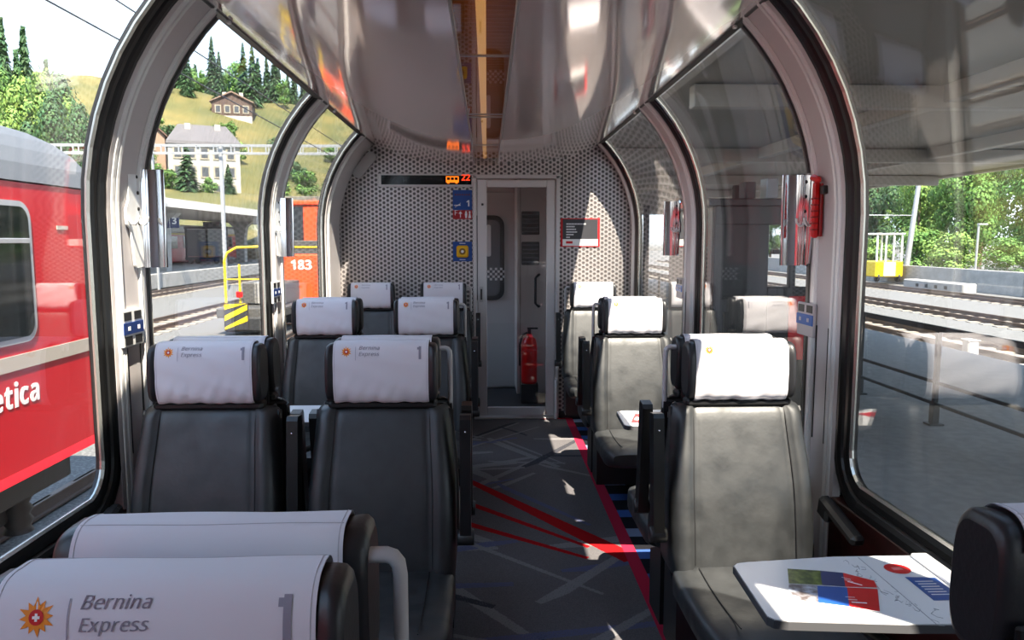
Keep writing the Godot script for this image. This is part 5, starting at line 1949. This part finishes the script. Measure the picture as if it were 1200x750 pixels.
	mat("roof_slate", Color(0.324, 0.315, 0.324), 0.8)
	mat("roof_shingle", Color(0.468, 0.387, 0.333), 0.8)
	mat("timber_dark", Color(0.288, 0.225, 0.189), 0.8)
	mat("window_trim", Color(0.540, 0.513, 0.450), 0.8)
	mat("house_glass", Color(0.25, 0.26, 0.27), 0.15)
	m = mat("stone_grey", Color(0.468, 0.450, 0.414), 0.95)
	grain(m, mottle, 0.1)
	m = mat("leaves", Color(0.93, 0.93, 0.93), 0.7, 0.0, 0.3)
	m.vertex_color_use_as_albedo = true
	m.cull_mode = BaseMaterial3D.CULL_DISABLED
	m.backlight_enabled = true
	m.backlight = Color(0.35, 0.4, 0.2)
	mat("bark", Color(0.3, 0.24, 0.19), 0.9)
	mat("canopy_grey", Color(0.52, 0.5, 0.47), 0.6)
	mat("canopy_pale", Color(0.62, 0.6, 0.57), 0.6)
	mat("kiosk_dark", Color(0.08, 0.08, 0.083), 0.3)
	mat("cable_tan", Color(0.76, 0.6, 0.4), 0.7)

func _ready():
	# camera: standing in the aisle, f = 870 px of 1200
	var cam := Camera3D.new()
	cam.name = "camera"
	cam.position = Vector3(0.006, 1.52, 0)
	cam.fov = rad_to_deg(2.0 * atan(375.0 / 870.0))
	cam.rotation = Vector3(-atan(93.0 / Vector2(870, 29).length()), -atan(29.0 / 870.0), 0)
	cam.near = 0.05
	cam.far = 900.0
	add_child(cam)
	cam.current = true
	# sky and sun
	var env := Environment.new()
	env.background_mode = Environment.BG_SKY
	var sm := ProceduralSkyMaterial.new()
	sm.sky_top_color = Color(0.64, 0.77, 0.93)
	sm.sky_horizon_color = Color(0.88, 0.94, 0.98)
	sm.sky_curve = 0.22
	sm.ground_bottom_color = Color(0.5, 0.49, 0.47)
	sm.ground_horizon_color = Color(0.7, 0.7, 0.68)
	sm.sky_energy_multiplier = 1.22
	sm.sun_angle_max = 12.0
	var sky := Sky.new()
	sky.sky_material = sm
	env.sky = sky
	env.tonemap_mode = Environment.TONE_MAPPER_LINEAR
	env.tonemap_exposure = 2.65
	env.sdfgi_enabled = true
	env.ssao_enabled = true
	env.ssil_enabled = true
	var we := WorldEnvironment.new()
	we.name = "world"
	we.environment = env
	add_child(we)
	var sun := DirectionalLight3D.new()
	sun.name = "sun"
	sun.light_energy = 3.4
	sun.light_color = Color(1.0, 0.96, 0.89)
	sun.light_angular_distance = 0.55
	sun.shadow_enabled = true
	add_child(sun)
	sun.look_at_from_position(Vector3.ZERO, -Vector3(0.2, 1.0, 0.645), Vector3.UP)
	build_materials()
	build_shell()
	var n := 1
	for side in [-1.0, 1.0]:
		for k in 4:
			var d0: float = PILLARS[k] + 0.2
			var d1: float = PILLARS[k + 1] - 0.2 if k < 3 else (5.68 if side < 0 else 6.0)
			build_window(n, side, d0 + (0.04 if side > 0 else 0.0), d1 + (0.04 if side > 0 else 0.0))
			n += 1
	n = 1
	for side in [-1.0, 1.0]:
		for k in 4:
			build_pillar(n, side, PILLARS[k] + (0.04 if side > 0 else 0.0), 0.125)
			n += 1
		build_pillar(n, side, 6.0 if side < 0 else 6.2, 0.27 if side < 0 else 0.075)
		n += 1
	build_end_wall()
	build_lobby()
	build_ceiling_strip()
	build_seats()
	build_tables()
	build_end_fittings()
	build_hook_plate(-1.0, 2.62, "white coat hook plate with polished shield on the nearest left pillar")
	build_hook_plate(1.0, 2.76, "chrome coat hook plate beside the red hammer on the right pillar")
	build_hook_plate(-1.0, 4.38, "coat hook plate on the second left pillar, before the orange rail vehicle")
	build_hook_plate(1.0, 4.68, "chrome coat hook plate on the second right pillar above the middle single seat")
	build_number_plate(-1.0, 2.565, "white seat number plate with dark blue strip under the nearest hook plate", "strip_blue")
	build_number_plate(1.0, 2.75, "grey seat number plate with bright blue strip under the red hammer", "strip_bright")
	build_number_plate(-1.0, 4.31, "small seat number plate with blue strip on the second left pillar", "strip_blue")
	build_number_plate(1.0, 4.6, "small seat number plate with blue strip on the second right pillar", "strip_bright")
	build_hammer(2.68)
	build_ground()
	build_red_coach()
	build_track(-4.6, -20, 120, "track under the red coach on the left", false)
	build_track(-9.7, -20, 120, "second track left of the carriage, leading past the works vehicles", true)
	build_track(-15.4, -20, 120, "left track running along the far platform edge", true)
	build_track(0.0, 8, 60, "track under the carriage itself", false)
	build_track(11.4, -20, 90, "right track nearest to the shaded platform", true)
	build_track(15.8, -20, 90, "middle one of the three tracks right of the shaded platform", true)
	build_track(21.2, -20, 90, "right track nearest to the concrete wall", true)
	build_wires()
	build_left_platform()
	build_works_vehicles()
	build_town()
	build_right_side()
	build_trees()
